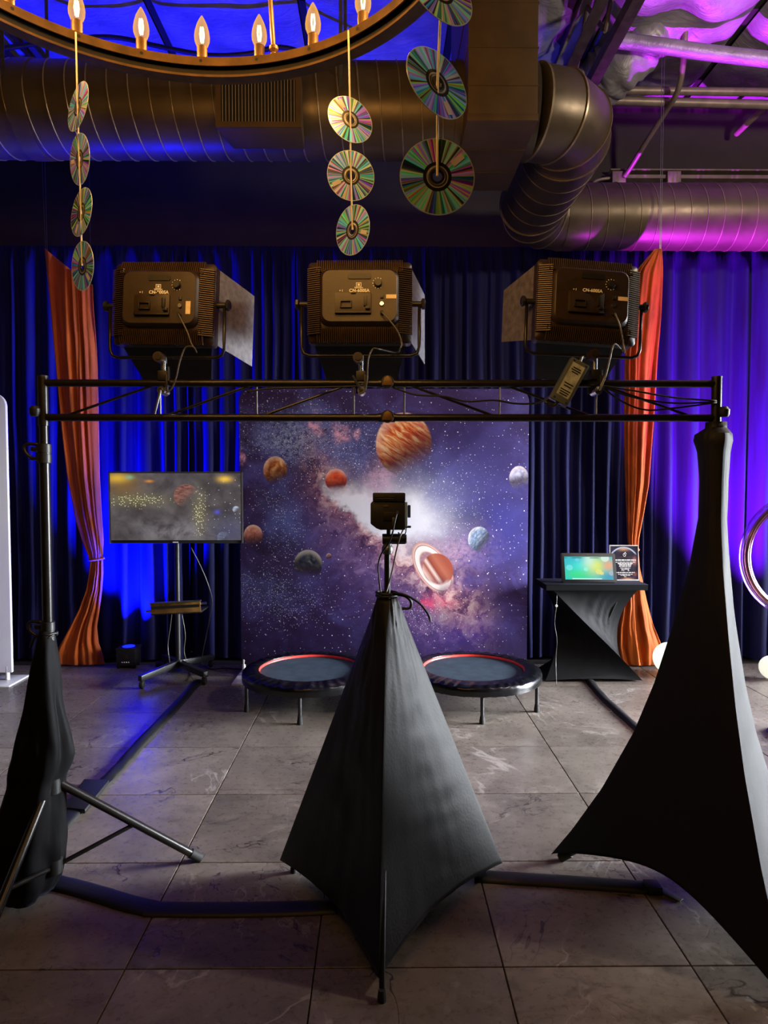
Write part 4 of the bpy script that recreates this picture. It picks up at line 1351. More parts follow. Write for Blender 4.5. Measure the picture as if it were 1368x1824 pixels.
# ------------------------------------------------------------------ photo camera unit on the centre tripod
ca, cb = P(660, 893, 2.40), P(722, 944, 2.40)
cw, chh = cb.x - ca.x, ca.z - cb.z
ccx, ccz = (ca.x + cb.x) / 2, (ca.z + cb.z) / 2
unit = thing('camera_unit', 'boxy black photo camera unit on top of the centre tripod', 'camera', (ccx, 2.45, cb.z))
MB().prism([(ca.x, cb.z + 0.022), (ca.x + 0.02, cb.z + 0.006), (ca.x + 0.035, cb.z), (cb.x, cb.z), (cb.x, ca.z), (ca.x + 0.008, ca.z), (ca.x, ca.z - 0.008)], 2.40, 2.47, XZ).build('body', M['black_plastic'], unit, bevel=0.003)
MB().box((ccx + 0.004, 2.43, ca.z + 0.015), (cw - 0.008, 0.075, 0.030)).build('battery_pack', M['black_plastic'], unit, bevel=0.004)
q = MB()
for (dx, w, dz) in ((-0.03, 0.03, 0.018), (0.012, 0.022, 0.018), (-0.01, 0.06, 0.010)):
    q.box((ccx + dx, 2.391, ca.z + dz), (w, 0.002, 0.003))
q.build('battery_text', M['cable_grey'], unit)
q = MB()
for (dx, w) in ((-0.045, 0.012), (-0.03, 0.012), (-0.016, 0.008)):
    q.box((ccx + dx, 2.399, ca.z - 0.006), (w, 0.002, 0.0035))
q.build('body_text', M['cable_grey'], unit)
MB().box((ccx + 0.012, 2.398, ccz - 0.002), (0.055, 0.004, 0.030)).build('rear_panel', M['housing_dark'], unit, bevel=0.001)
MB().box((ccx - 0.008, 2.398, ca.z - 0.016), (0.018, 0.003, 0.006)).build('rear_label', M['bronze'], unit)
MB().box((cb.x + 0.002, 2.43, ccz + 0.004), (0.012, 0.05, chh * 0.86)).build('side_plate', pmat('side_plate', (140, 170, 186), 0.35, 0.3), unit, bevel=0.002)
MB().box((cb.x + 0.014, 2.44, ccz + 0.014), (0.012, 0.03, 0.045)).build('side_grip', M['rubber'], unit, bevel=0.002)
MB().box((cb.x + 0.010, 2.42, cb.z + 0.010), (0.022, 0.012, 0.008)).build('side_latch', M['black_plastic'], unit, bevel=0.002)
MB().box((ccx + 0.02, 2.40, cb.z + 0.03), (0.010, 0.01, 0.03)).build('rear_switch', M['steel'], unit, bevel=0.002)
MB().cyl((ccx, 2.47, ccz), (ccx, 2.53, ccz), 0.033, n=24).build('lens_barrel', M['black_plastic'], unit)
c1 = cord('camera_cable', [P(707, 914, 2.392), P(703, 930, 2.385), P(699, 950, 2.385), P(692, 968, 2.40), P(680, 985, 2.42), P(674, 1005, 2.43), P(675, 1030, 2.43), P(678, 1056, 2.42)], 0.0032, 'thin cable curving down on the left of the camera tripod pole', 'cable')
MB().box(tuple(P(708, 913, 2.394)), (0.008, 0.014, 0.012)).build('plug', M['steel'], c1)
cord('camera_cable', [P(718, 944, 2.41), P(712, 958, 2.39), P(705, 985, 2.42), P(700, 1010, 2.43), P(694, 1035, 2.43), P(688, 1056, 2.41)], 0.0028, 'grey cable slanting down in front of the camera tripod pole', 'cable_grey')
cord('camera_cable', [P(724, 938, 2.42), P(722, 950, 2.41), P(716, 955, 2.41), P(709, 948, 2.41)], 0.0025, 'short cable loop under the camera unit', 'cable')

# ------------------------------------------------------------------ text helper
def text(body, size, mat, parent, Mw, name='lettering', align='CENTER', space=1.0):
    cu = bpy.data.curves.new(name, 'FONT')
    cu.body = body
    cu.size = size
    cu.align_x = align
    cu.align_y = 'CENTER'
    cu.space_character = space
    cu.extrude = 0.0004
    cu.offset = 0.0006 * size / 0.02
    tmp = bpy.data.objects.new('tmp_text', cu)
    COL.objects.link(tmp)
    dg = bpy.context.evaluated_depsgraph_get()
    me = bpy.data.meshes.new_from_object(tmp.evaluated_get(dg))
    bpy.data.objects.remove(tmp, do_unlink=True)
    bpy.data.curves.remove(cu)
    me.name = name
    me.transform(Matrix.Translation(-wloc(parent)) @ Mw @ Matrix.Rotation(PI / 2, 4, 'X'))
    me.materials.clear()
    me.materials.append(mat)
    o = bpy.data.objects.new(name, me)
    COL.objects.link(o)
    o.parent = parent
    return o

# ------------------------------------------------------------------ LED panel lights
def rrect(w, h, r, n=5):
    pts = []
    for cx, cz, a0 in ((w / 2 - r, h / 2 - r, 0), (-w / 2 + r, h / 2 - r, 90), (-w / 2 + r, -h / 2 + r, 180), (w / 2 - r, -h / 2 + r, 270)):
        for k in range(n + 1):
            a = math.radians(a0 + 90 * k / n)
            pts.append((cx + r * math.cos(a), cz + r * math.sin(a)))
    return pts
def panel_light(px, py, label, yaw, roll, model, logo, sticker, doors_right, clamp_px, seed, pitch=-0.05):
    c = P(px, py, TRY)
    root = thing('led_panel_light', label, 'studio light', (c.x, TRY, TZ1), 'panel lights clamped along the truss')
    T = Matrix.Translation(c) @ Matrix.Rotation(yaw, 4, 'Z') @ Matrix.Rotation(pitch, 4, 'X') @ Matrix.Rotation(roll, 4, 'Y')
    W, H = 0.372, 0.292
    def loft(secs):
        # secs: (w, h, r, y, dz)
        rings = [[(x, y, z + dz) for x, z in rrect(w, h, r)] for (w, h, r, y, dz) in secs]
        return MB(T).rings(rings)
    loft([(W, H, 0.014, 0.055, 0), (W, H, 0.014, 0.012, 0), (W - 0.012, H - 0.012, 0.014, 0.004, 0), (W - 0.09, H - 0.09, 0.03, -0.018, 0.006)]).build('housing', M['housing'], root, smooth=30)
    pl = loft([(W - 0.085, H - 0.085, 0.035, -0.014, 0.008), (W - 0.10, H - 0.10, 0.032, -0.034, 0.010), (W - 0.112, H - 0.112, 0.028, -0.040, 0.010)]).build('back_plateau', M['housing'], root, smooth=40)
    fins = MB(T)
    nx, nz = 42, 32
    for k in range(nx):
        x = lerp(-W / 2 + 0.035, W / 2 - 0.035, k / (nx - 1))
        for s in (-1, 1):
            fins.hexa([(x - 0.0016, 0.006, s * (H / 2 + 0.001)), (x + 0.0016, 0.006, s * (H / 2 + 0.001)), (x + 0.0016, -0.012, s * (H / 2 - 0.052)), (x - 0.0016, -0.012, s * (H / 2 - 0.052)),
                       (x - 0.0016, -0.008, s * (H / 2 + 0.001)), (x + 0.0016, -0.008, s * (H / 2 + 0.001)), (x + 0.0016, -0.026, s * (H / 2 - 0.045)), (x - 0.0016, -0.026, s * (H / 2 - 0.045))])
    for k in range(nz):
        z = lerp(-H / 2 + 0.03, H / 2 - 0.03, k / (nz - 1))
        for s in (-1, 1):
            fins.hexa([(s * (W / 2 + 0.001), 0.006, z - 0.0016), (s * (W / 2 + 0.001), 0.006, z + 0.0016), (s * (W / 2 - 0.052), -0.012, z + 0.0016), (s * (W / 2 - 0.052), -0.012, z - 0.0016),
                       (s * (W / 2 + 0.001), -0.008, z - 0.0016), (s * (W / 2 + 0.001), -0.008, z + 0.0016), (s * (W / 2 - 0.045), -0.026, z + 0.0016), (s * (W / 2 - 0.045), -0.026, z - 0.0016)])
    fins.build('cooling_fins', M['fin'], root, smooth=None)
    yb = -0.0405
    MB(T).prism(rrect(0.082, 0.019, 0.006), 0.001, -0.003, Matrix.Translation((0.0, yb, 0.078)) @ XZ).build('grip_slot', M['housing_dark'], pl)
    # dial with tick marks
    MB(T).lathe([(0.0135, 0.0), (0.0135, 0.010), (0.012, 0.014), (0.0001, 0.014)], (0, 0, 0), 20, Matrix.Translation((0.066, yb, 0.053)) @ Matrix.Rotation(PI / 2, 4, 'X')).build('dial', M['black_plastic'], pl)
    tk = MB(T)
    for k in range(9):
        a = math.radians(-210 + 30 * k)
        tk.box((0.066 + 0.0185 * math.sin(a), yb - 0.001, 0.053 + 0.0185 * math.cos(a)), (0.0028, 0.001, 0.0028))
    tk.build('dial_marks', M['white_print'], pl)
    # battery plate
    bp = MB(T).box((-0.022, yb - 0.003, -0.018), (0.128, 0.007, 0.074)).build('battery_plate', M['housing'], pl, bevel=0.002)
    q = MB(T)
    q.box((-0.046, yb - 0.010, -0.012), (0.040, 0.008, 0.004))
    q.box((-0.046, yb - 0.010, -0.034), (0.040, 0.008, 0.004))
    q.box((-0.066, yb - 0.010, -0.023), (0.004, 0.008, 0.024))
    q.box((-0.028, yb - 0.010, -0.023), (0.004, 0.008, 0.024))
    q.box((0.022, yb - 0.010, -0.012), (0.012, 0.008, 0.034))
    q.box((0.030, yb - 0.012, -0.036), (0.016, 0.010, 0.010))
    q.box((-0.022, yb - 0.009, -0.052), (0.128, 0.006, 0.005))
    q.box((-0.02, yb - 0.008, 0.017), (0.018, 0.005, 0.005))
    q.build('plate_latches', M['housing_dark'], bp, bevel=0.001)
    # ports
    MB(T).lathe([(0.007, 0), (0.007, 0.006), (0.0001, 0.006)], (0, 0, 0), 14, Matrix.Translation((0.079, yb, -0.020)) @ Matrix.Rotation(PI / 2, 4, 'X')).build('power_port', M['chrome'], pl)
    MB(T).box((0.079, yb - 0.002, 0.006), (0.010, 0.006, 0.012)).build('switch', M['black_plastic'], pl, bevel=0.001)
    MB(T).lathe([(0.006, 0), (0.006, 0.012), (0.0001, 0.012)], (0, 0, 0), 14, Matrix.Translation((0.079, yb, -0.052)) @ Matrix.Rotation(PI / 2, 4, 'X')).build('plug', M['rubber'], pl)
    if sticker == 'tall':
        MB(T).box((0.108, yb - 0.001, -0.026), (0.017, 0.001, 0.045)).build('sticker', M['cream_label'], pl)
    else:
        MB(T).box((0.112, yb - 0.001, 0.006), (0.036, 0.001, 0.014)).build('sticker', M['cream_label'], pl)
    text(model, 0.0155, M['white_print'], pl, T @ Matrix.Translation((0.0, yb - 0.001, 0.027)), space=1.05)
    if logo:
        q = MB(T)
        for (cx, cz, w, h) in ((0, 0.0085, 0.019, 0.002), (0, -0.0045, 0.019, 0.002), (-0.0085, 0.002, 0.002, 0.013), (0.0085, 0.002, 0.002, 0.013), (0, 0.002, 0.008, 0.007)):
            q.box((cx - 0.002, yb - 0.001, 0.046 + cz), (w, 0.001, h))
        q.build('emblem', M['white_print'], pl)
        text('Nanguang', 0.0075, M['white_print'], pl, T @ Matrix.Translation((-0.002, yb - 0.001, 0.0375)))
    text('+ 1', 0.010, M['white_print'], pl, T @ Matrix.Translation((-0.064, yb - 0.001, 0.027)))
    # front diffuser
    MB(T).box((0, 0.056, 0), (W - 0.03, 0.004, H - 0.03)).build('front_diffuser', M['white_frame'], root)
    # barn doors: side pair painted lighter as if lit, upper and lower painted dark
    def door(nm, quad, mat='door_metal_lit'):
        a = [Vector(p) for p in quad]
        n = (a[1] - a[0]).cross(a[3] - a[0]).normalized() * 0.0012
        MB(T).hexa([p - n for p in a] + [p + n for p in a]).build(nm, M[mat], root)
    L = 0.19
    for s in (-1, 1):
        an = doors_right[1] if s > 0 else doors_right[0]
        dx, dy = L * math.sin(an), L * math.cos(an)
        door('barn_door', [(s * W / 2, 0.05, -H / 2 + 0.01), (s * W / 2, 0.05, H / 2 - 0.01), (s * (W / 2 + dx), 0.05 + dy, H / 2 - 0.045), (s * (W / 2 + dx), 0.05 + dy, -H / 2 + 0.045 - 0.07 * (s > 0))])
    for s, an, L2 in ((-1, 0.78, 0.15), (1, 0.15, 0.15)):
        dz, dy = L2 * math.sin(an), L2 * math.cos(an)
        door('barn_door', [(-W / 2 + 0.02, 0.05, s * H / 2), (W / 2 - 0.02, 0.05, s * H / 2), (W / 2 - 0.055, 0.05 + dy, s * (H / 2 + dz)), (-W / 2 + 0.055, 0.05 + dy, s * (H / 2 + dz))], 'housing_dark')
    # yoke and pivot knobs
    Ty = Matrix.Translation(c) @ Matrix.Rotation(yaw, 4, 'Z') @ Matrix.Rotation(roll * 0.6, 4, 'Y')
    hw = W / 2 + 0.028
    zb = -0.185
    yk = MB(Ty)
    yk.tube([(-hw, 0.03, 0.0), (-hw, 0.03, zb + 0.03), (-hw + 0.008, 0.03, zb + 0.008), (-hw + 0.03, 0.03, zb), (hw - 0.03, 0.03, zb), (hw - 0.008, 0.03, zb + 0.008), (hw, 0.03, zb + 0.03), (hw, 0.03, 0.0)], 0.0062, 8)
    yoke = yk.build('yoke', M['black_tube'], root, smooth=True)
    for s in (-1, 1):
        MB(Ty).cyl((s * (W / 2 - 0.002), 0.03, 0.0), (s * (hw + 0.006), 0.03, 0.0), 0.010, n=14).build('pivot', M['black_plastic'], yoke)
        MB(Ty).lathe([(0.0001, 0), (0.014, 0.0), (0.020, 0.004), (0.020, 0.012), (0.014, 0.016), (0.0001, 0.016)], (0, 0, 0), 7,
                     Matrix.Translation((s * (hw + 0.006), 0.03, 0)) @ Matrix.Rotation(s * PI / 2, 4, 'Y')).build('pivot_knob', M['black_plastic'], yoke)
    # clamp between yoke and rail
    kx, ky = clamp_px
    yk_bottom = (Ty @ Vector((0, 0.03, zb)))
    k = P(kx, ky, TRY)
    cl = MB().cyl((k.x + 0.010, TRY + 0.01, yk_bottom.z - 0.004), (k.x + 0.010, TRY + 0.01, k.z - 0.018), 0.010, n=14).build('receiver', M['housing_dark'], root)
    MB().cyl((k.x, TRY - 0.03, k.z), (k.x, TRY + 0.015, k.z), 0.0185, n=18).build('tilt_knob', M['housing'], cl)
    MB().cyl((k.x, TRY - 0.034, k.z), (k.x, TRY - 0.03, k.z), 0.011, n=18).build('knob_cap', M['housing_dark'], cl)
    MB().cyl((k.x + 0.010, TRY, k.z - 0.010), (k.x + 0.010, TRY, k.z - 0.065), 0.009, n=14).build('spigot', M['chrome'], cl)
    jb = MB()
    jb.box((k.x + 0.010, TRY, (k.z - 0.062 + TZ1) / 2 + 0.012), (0.034, 0.034, 0.035))
    jb.box((k.x + 0.026, TRY - 0.018, TZ1 - 0.002), (0.010, 0.010, 0.06))
    jb.box((k.x + 0.006, TRY + 0.019, TZ1), (0.03, 0.010, 0.07))
    jaw = jb.build('clamp_jaw', M['housing_dark'], root, bevel=0.003)
    MB().cyl((k.x + 0.012, TRY - 0.04, TZ1 - 0.03), (k.x + 0.012, TRY + 0.02, TZ1 - 0.03), 0.014, n=16).build('clamp_screw', M['chrome'], jaw)
    MB().cyl((k.x + 0.012, TRY - 0.046, TZ1 - 0.03), (k.x + 0.012, TRY - 0.04, TZ1 - 0.03), 0.007, n=12).build('screw_head', M['housing_dark'], jaw)
    ha = {0: (-0.02, -0.085), 1: (-0.03, 0.05), 2: (0.022, 0.055)}[seed]
    MB().cyl((k.x + 0.012, TRY - 0.044, TZ1 - 0.03), (k.x + 0.012 + ha[0], TRY - 0.05, TZ1 - 0.03 + ha[1]), 0.0055, 0.004, n=8).build('clamp_lever', M['steel'], jaw)
    MB().box((k.x + 0.034, TRY - 0.016, TZ1 + 0.03), (0.004, 0.012, 0.05)).build('clamp_plate', M['chrome'], jaw)
    return root, T
pa = panel_light(291, 541, 'black panel light at the left end of the truss with a tall sticker', -0.10, 0.03, 'CN-900SA', True, 'tall', (-0.1, 0.42), (286, 638), 0)
pb = panel_light(641, 538, 'black panel light in the middle of the truss above the camera', -0.02, 0.0, 'CN-600SA', True, 'wide', (-0.1, 0.30), (638, 639), 1)
pc = panel_light(1047, 538, 'black panel light at the right end of the truss, tilted slightly', 0.07, 0.05, 'CN-600SA', False, 'wide', (0.35, -0.2), (1055, 633), 2)
# cables of the panel lights
def dccable(T, pts, label):
    p0 = T @ Vector((0.079, -0.055, -0.052))
    return cord('light_cable', [p0] + pts, 0.0030, label, 'cable_grey')
Y0 = TRY - 0.07
dccable(pa[1], [P(333, 590, Y0), P(340, 610, Y0), P(350, 628, Y0), P(344, 618, Y0 - 0.01), P(330, 620, Y0), P(320, 645, Y0), P(314, 672, Y0), P(306, 692, Y0), P(296, 700, Y0)], 'thin cable looping down from the left panel light')
dccable(pb[1], [P(705, 585, Y0), P(715, 610, Y0), P(712, 622, Y0), P(706, 628, Y0 + 0.09), P(675, 622, Y0), P(664, 622, Y0), P(656, 640, Y0), P(654, 675, Y0), P(650, 695, Y0), P(640, 702, Y0)], 'thin cable looping down from the middle panel light')
dccable(pc[1], [P(1104, 580, Y0), P(1110, 612, Y0), P(1112, 628, Y0), P(1106, 622, Y0 + 0.09), P(1094, 613, Y0), P(1086, 640, Y0), P(1078, 672, Y0), P(1068, 692, Y0), P(1056, 697, Y0)], 'thin cable looping down from the right panel light')
# cables draped on the truss
for i, (pts, lab) in enumerate((
        ([(1072, 687), (1130, 696), (1200, 708), (1276, 714)], 'topmost of the cables fanning to the right end of the truss'),
        ([(1072, 689), (1130, 708), (1200, 718), (1276, 716)], 'second of the cables fanning to the right end of the truss'),
        ([(1072, 690), (1110, 716), (1150, 730), (1200, 727), (1276, 717)], 'lowest sagging cable near the right end of the truss'),
        ([(700, 690), (740, 703), (790, 706), (830, 715), (880, 713), (920, 719), (960, 717), (985, 702)], 'wavy cable hanging between the truss rails right of centre'),
        ([(440, 698), (480, 692), (560, 690), (640, 688)], 'cable lying along the upper rail left of centre'))):
    cord('truss_cable', [P(x, y, TRY - 0.017) for x, y in pts], 0.0034, lab, 'cable')
# power brick hanging from the rail
pcn = P(1013, 681, TRY - 0.045)
Tb = Matrix.Translation(pcn) @ Matrix.Rotation(math.radians(28.5), 4, 'Y')
brick = thing('power_brick', 'grey labelled power brick hanging at a slant on the truss', 'power adapter', tuple(pcn))
MB(Tb).box((0, 0, 0), (0.070, 0.034, 0.162)).build('case', pmat('brick_case', (72, 80, 84), 0.4), brick, bevel=0.003)
MB(Tb).box((0, -0.0178, 0.004), (0.048, 0.001, 0.125)).build('label_plate', pmat('brick_label', (150, 158, 160), 0.5, 0, 0.2, 40), brick)
q = MB(Tb)
for k, (z, w) in enumerate(((0.05, 0.030), (0.042, 0.036), (0.034, 0.025), (-0.01, 0.034), (-0.02, 0.028), (-0.035, 0.038), (-0.043, 0.034), (-0.051, 0.03))):
    q.box((0.0, -0.0188, z), (w, 0.001, 0.004))
q.build('label_lines', M['housing_dark'], brick)
q = MB(Tb)
for sx in (-1, 1):
    for sz in (-1, 1):
        q.cyl((sx * 0.024, -0.017, sz * 0.072), (sx * 0.024, -0.019, sz * 0.072), 0.004, n=10)
q.build('screws', M['chrome'], brick)
MB(Tb).tube(curve([(0, 0, -0.08), (-0.01, -0.002, -0.10), (-0.04, 0.0, -0.10)], 4), 0.006, 8).build('strain_relief', M['cable'], brick, smooth=True)
MB(Tb).tube(curve([(0, 0, 0.08), (0.0, 0.01, 0.10), (0.012, 0.03, 0.115)], 4), 0.006, 8).build('hanging_strap', M['steel'], brick, smooth=True)

# ------------------------------------------------------------------ small table with twisted stretch cover
tX0, tX1 = P(974, 1050, 5.18).x, P(1152, 1050, 5.18).x
tY0, tY1 = 5.18, 5.51
tZ = P(1060, 1042, 5.18).z
table = thing('side_table', 'small side table hidden under a twisted black stretch cover', 'table', ((tX0 + tX1) / 2, 5.36, 0))
MB().box(((tX0 + tX1) / 2, (tY0 + tY1) / 2, tZ - 0.018), (tX1 - tX0, tY1 - tY0, 0.034)).build('tabletop', M['black_plastic'], table, bevel=0.008)
topc = [(tX0 + 0.03, tY0 + 0.03), (tX1 - 0.03, tY0 + 0.03), (tX1 - 0.03, tY1 - 0.03), (tX0 + 0.03, tY1 - 0.03)]
bL, bR = P(972, 1212, 5.2).x, P(1137, 1212, 5.2).x
botc = [(bL, 5.16), (bR, 5.16), (bR - 0.02, 5.50), (bL + 0.02, 5.50)]
for i in range(4):
    a, b_ = topc[i], botc[(i + 1) % 4]
    mx, my = (tX0 + tX1) / 2, 5.37
    a, b_ = ((lerp(a[0], mx, 0.35), lerp(a[1], my, 0.35)), (lerp(botc[i][0], mx, 0.3), lerp(botc[i][1], my, 0.3)))
    kz = 0.5
    c_ = (lerp(a[0], mx, 0.55), lerp(a[1], my, 0.55))
    MB().tube([(a[0], a[1], tZ - 0.035), (c_[0], c_[1], tZ * 0.5), (b_[0], b_[1], 0.012)], 0.010).build('leg', M['black_metal'], table)
def twist(u, v):
    k = int(u * 4) % 4
    f = u * 4 - int(u * 4)
    def corner(i):
        a, b = topc[i % 4], botc[(i + 1) % 4]
        q = Vector((lerp(a[0], b[0], v), lerp(a[1], b[1], v)))
        if i % 4:
            q = q.lerp(Vector(((tX0 + tX1) / 2, 5.40)), 0.36 * math.sin(PI * v) ** 0.9)
        return q
    c = corner(k).lerp(corner(k + 1), f)
    mid = Vector(((tX0 + tX1) / 2, 5.37))
    pinch = 0.10 * math.sin(PI * f) * math.sin(PI * v) ** 0.8
    c = c.lerp(mid, pinch)
    out = (c - mid).normalized()
    wr = 0.006 * math.sin((f * 1.0 + v * 1.0) * 34 + 3 * fbm(f * 3, v * 3, k)) * math.sin(PI * f) * math.sin(PI * v) * (1.0 if k < 2 else 0.4)
    c = c + out * (0.016 + wr)
    z = lerp(tZ - 0.002, 0.012, v)
    if v > 0.97:
        z += 0.015 * math.sin(PI * f)
    return Vector((c.x, c.y, z))
cov = MB()
nu, nv = 96, 40
vs = [twist(min(i / nu, 0.999999), j / nv) for j in range(nv + 1) for i in range(nu)]
fs = [(j * nu + i, j * nu + (i + 1) % nu, (j + 1) * nu + (i + 1) % nu, (j + 1) * nu + i) for j in range(nv) for i in range(nu)]
cov.add(vs, fs)
cov_o = cov.build('table_cover', M['stretch_table'], at=((tX0 + tX1) / 2, 5.36, 0), smooth=35)
tag(cov_o, 'black stretch cover twisted into an hourglass round the side table', 'table cover')
MB().box(((tX0 + tX1) / 2, (tY0 + tY1) / 2, tZ + 0.0005), (tX1 - tX0 + 0.02, tY1 - tY0 + 0.02, 0.006)).build('cover_top', M['stretch_table'], cov_o, bevel=0.002)
q = MB()
for yy in (tY0 - 0.008, tY1 + 0.008):
    q.box(((tX0 + tX1) / 2, yy, tZ - 0.02), (tX1 - tX0 + 0.02, 0.004, 0.042))
for xx in (tX0 - 0.008, tX1 + 0.008):
    q.box((xx, (tY0 + tY1) / 2, tZ - 0.02), (0.004, tY1 - tY0 + 0.02, 0.042))
q.build('cover_band', M['stretch_table'], cov_o)
tz = tZ + 0.0035
# tablet leaning back on its stand
def tablet_material():
    m, N, b = new_mat('tablet_screen')
    (x, y, z), v = N.coord('Generated')
    u, w = x, z
    G = N.gauss
    col = N.mix(1.0, (0, 0, 0), (60, 190, 205))
    n = N.noise(N.vec(u * 2, w, 0), 2.5, 3)
    col = N.mix(G(u, w, 0.28, 0.25, 0.3, 0.3, 0.95), col, (60, 225, 130))
    col = N.mix(G(u, w, 0.35, 0.6, 0.2, 0.25, 0.8), col, (70, 235, 225))
    col = N.mix(G(u, w, 0.66, 0.6, 0.2, 0.4, 1.0), col, (222, 236, 110))
    col = N.mix(G(u, w, 0.52, 0.85, 0.12, 0.3, 0.7), col, (215, 250, 235))
    col = N.mix(G(u, w, 0.92, 0.62, 0.12, 0.25, 0.95), col, (240, 172, 130))
    col = N.mix(G(u, w, 0.92, 0.12, 0.2, 0.22, 0.95), col, (80, 160, 190))
    for cx, cy, r, c in ((0.10, 0.52, 0.075, (120, 235, 235)), (0.27, 0.86, 0.045, (110, 215, 235)), (0.85, 0.93, 0.09, (225, 245, 235)), (0.76, 0.28, 0.045, (246, 226, 120)), (0.96, 0.28, 0.06, (185, 190, 195)), (0.44, 0.45, 0.05, (150, 250, 225)), (0.70, 0.35, 0.07, (236, 232, 130))):
        du = (u - cx) * 1.75
        dw = w - cy
        r_ = (du * du + dw * dw).sqrt()
        col = N.mix(N.ss(r_, r * 1.6, r * 1.7, 1.0, 0.0) * 0.75, col, c)
    col = N.mix(N.ss((w - 0.95).abs(), 0.010, 0.016, 1.0, 0.0) * N.ss(u, 0.76, 0.77, 1.0, 0.0) * N.ss(n, 0.4, 0.5), col, (40, 90, 90))
    col = N.mix(N.ss((w - 0.04).abs(), 0.014, 0.02, 1.0, 0.0) * N.ss((u - 0.45).abs(), 0.3, 0.31, 1.0, 0.0), col, (225, 250, 245))
    b.inputs['Base Color'].default_value = (0.01, 0.01, 0.01, 1)
    b.inputs['Roughness'].default_value = 0.2
    N.put(b.inputs['Emission Color'], col)
    b.inputs['Emission Strength'].default_value = 1.0
    return m
ty = 5.26
l, r_ = P(1002, 1040, ty), P(1098, 1040, ty)
tw = r_.x - l.x
th = 0.235
tc = (l.x + r_.x) / 2
tab = thing('tablet', 'tablet with a bright colourful screen leaning on the side table', 'tablet', (tc, ty, tz))
Tt = Matrix.Translation((tc, ty, tz + 0.002)) @ Matrix.Rotation(-0.05, 4, 'Z') @ Matrix.Rotation(-0.30, 4, 'X')
MB(Tt).prism(rrect(tw, th, 0.014), -0.006, 0.006, Matrix.Translation((0, 0, th / 2)) @ XZ).build('body', M['black_plastic'], tab, bevel=0.002)
MB(Tt).box((0, -0.0065, th / 2 - 0.002), (tw - 0.05, 0.002, th - 0.052)).build('screen', tablet_material(), tab)
MB(Tt).prism(rrect(tw + 0.004, th + 0.004, 0.016), -0.002, 0.004, Matrix.Translation((0, 0, th / 2)) @ XZ).build('rim', M['chrome'], tab)
MB(Tt).cyl((0, -0.007, th - 0.012), (0, -0.0085, th - 0.012), 0.003, n=10).build('front_camera', M['steel'], tab)
top_b = Tt @ Vector((0, 0.008, th * 0.7))
MB().hexa([(tc - 0.10, top_b.y, top_b.z), (tc + 0.10, top_b.y, top_b.z), (tc + 0.10, top_b.y + 0.10, tz + 0.001), (tc - 0.10, top_b.y + 0.10, tz + 0.001),
           (tc - 0.10, top_b.y + 0.004, top_b.z + 0.003), (tc + 0.10, top_b.y + 0.004, top_b.z + 0.003), (tc + 0.10, top_b.y + 0.105, tz + 0.003), (tc - 0.10, top_b.y + 0.105, tz + 0.003)]).build('kickstand', M['black_plastic'], tab)
# sign in a clear holder
def sign_material(x0, z0):
    m, N, b = new_mat('sign_print')
    (x, y, z), v = N.coord('Generated')
    u, w = x, z
    n = N.noise(N.vec(u, w, 0), 5, 5)
    col = N.ramp(n, [(0.3, (30, 26, 38)), (0.6, (48, 42, 56)), (0.75, (70, 56, 66))])
    du, dw = (u - 0.48) * 1.0, (w - 0.40) * 1.0
    r = (du * du * 0.9 + dw * dw).sqrt()
    arc_ = N.ss((r - 0.55).abs(), 0.012, 0.03, 1.0, 0.0) * N.ss(w, 0.72, 0.8)
    col = N.mix(arc_, col, (170, 185, 205))
    col = N.mix(N.gauss(u, w, 0.48, 0.92, 0.2, 0.06, 0.9) * N.ss(r, 0.58, 0.5), col, (214, 160, 124))
    col = N.mix(N.gauss(u, w, 0.88, 0.55, 0.07, 0.10, 0.9), col, (190, 120, 110))
    col = N.mix(N.gauss(u, w, 0.9, 0.16, 0.08, 0.06, 0.7), col, (150, 80, 70))
    col = N.mix(N.gauss(u, w, 0.62, 0.02, 0.18, 0.03, 0.9), col, (206, 150, 110))
    N.put(b.inputs['Base Color'], col)
    b.inputs['Roughness'].default_value = 0.3
    return m
sy = 5.40
s0, s1 = P(1087, 973, sy), P(1138, 1038, sy)
sw, shh = s1.x - s0.x, 0.286
scx = (s0.x + s1.x) / 2
sign = thing('price_sign', 'framed price sign standing on the table behind the tablet', 'sign', (scx, sy, tz))
Ts = Matrix.Translation((scx, sy, tz)) @ Matrix.Rotation(-0.08, 4, 'X')
MB(Ts).box((0, 0.004, shh / 2), (sw, 0.005, shh)).build('holder_back', M['white_frame'], sign)
MB(Ts).box((0, -0.0005, shh / 2), (sw - 0.012, 0.003, shh - 0.014)).build('print', sign_material(0, 0), sign)
q = MB(Ts)
for s in (-1, 1):
    q.box((s * (sw / 2 - 0.003), -0.001, shh / 2), (0.006, 0.006, shh))
for z in (0.004, shh - 0.004):
    q.box((0, -0.001, z), (sw, 0.006, 0.008))
q.build('clear_edge', pmat('acrylic', (205, 200, 198), 0.2), sign)
MB().box((scx, sy + 0.04, tz + 0.003), (sw, 0.10, 0.005)).build('holder_foot', M['white_frame'], sign)
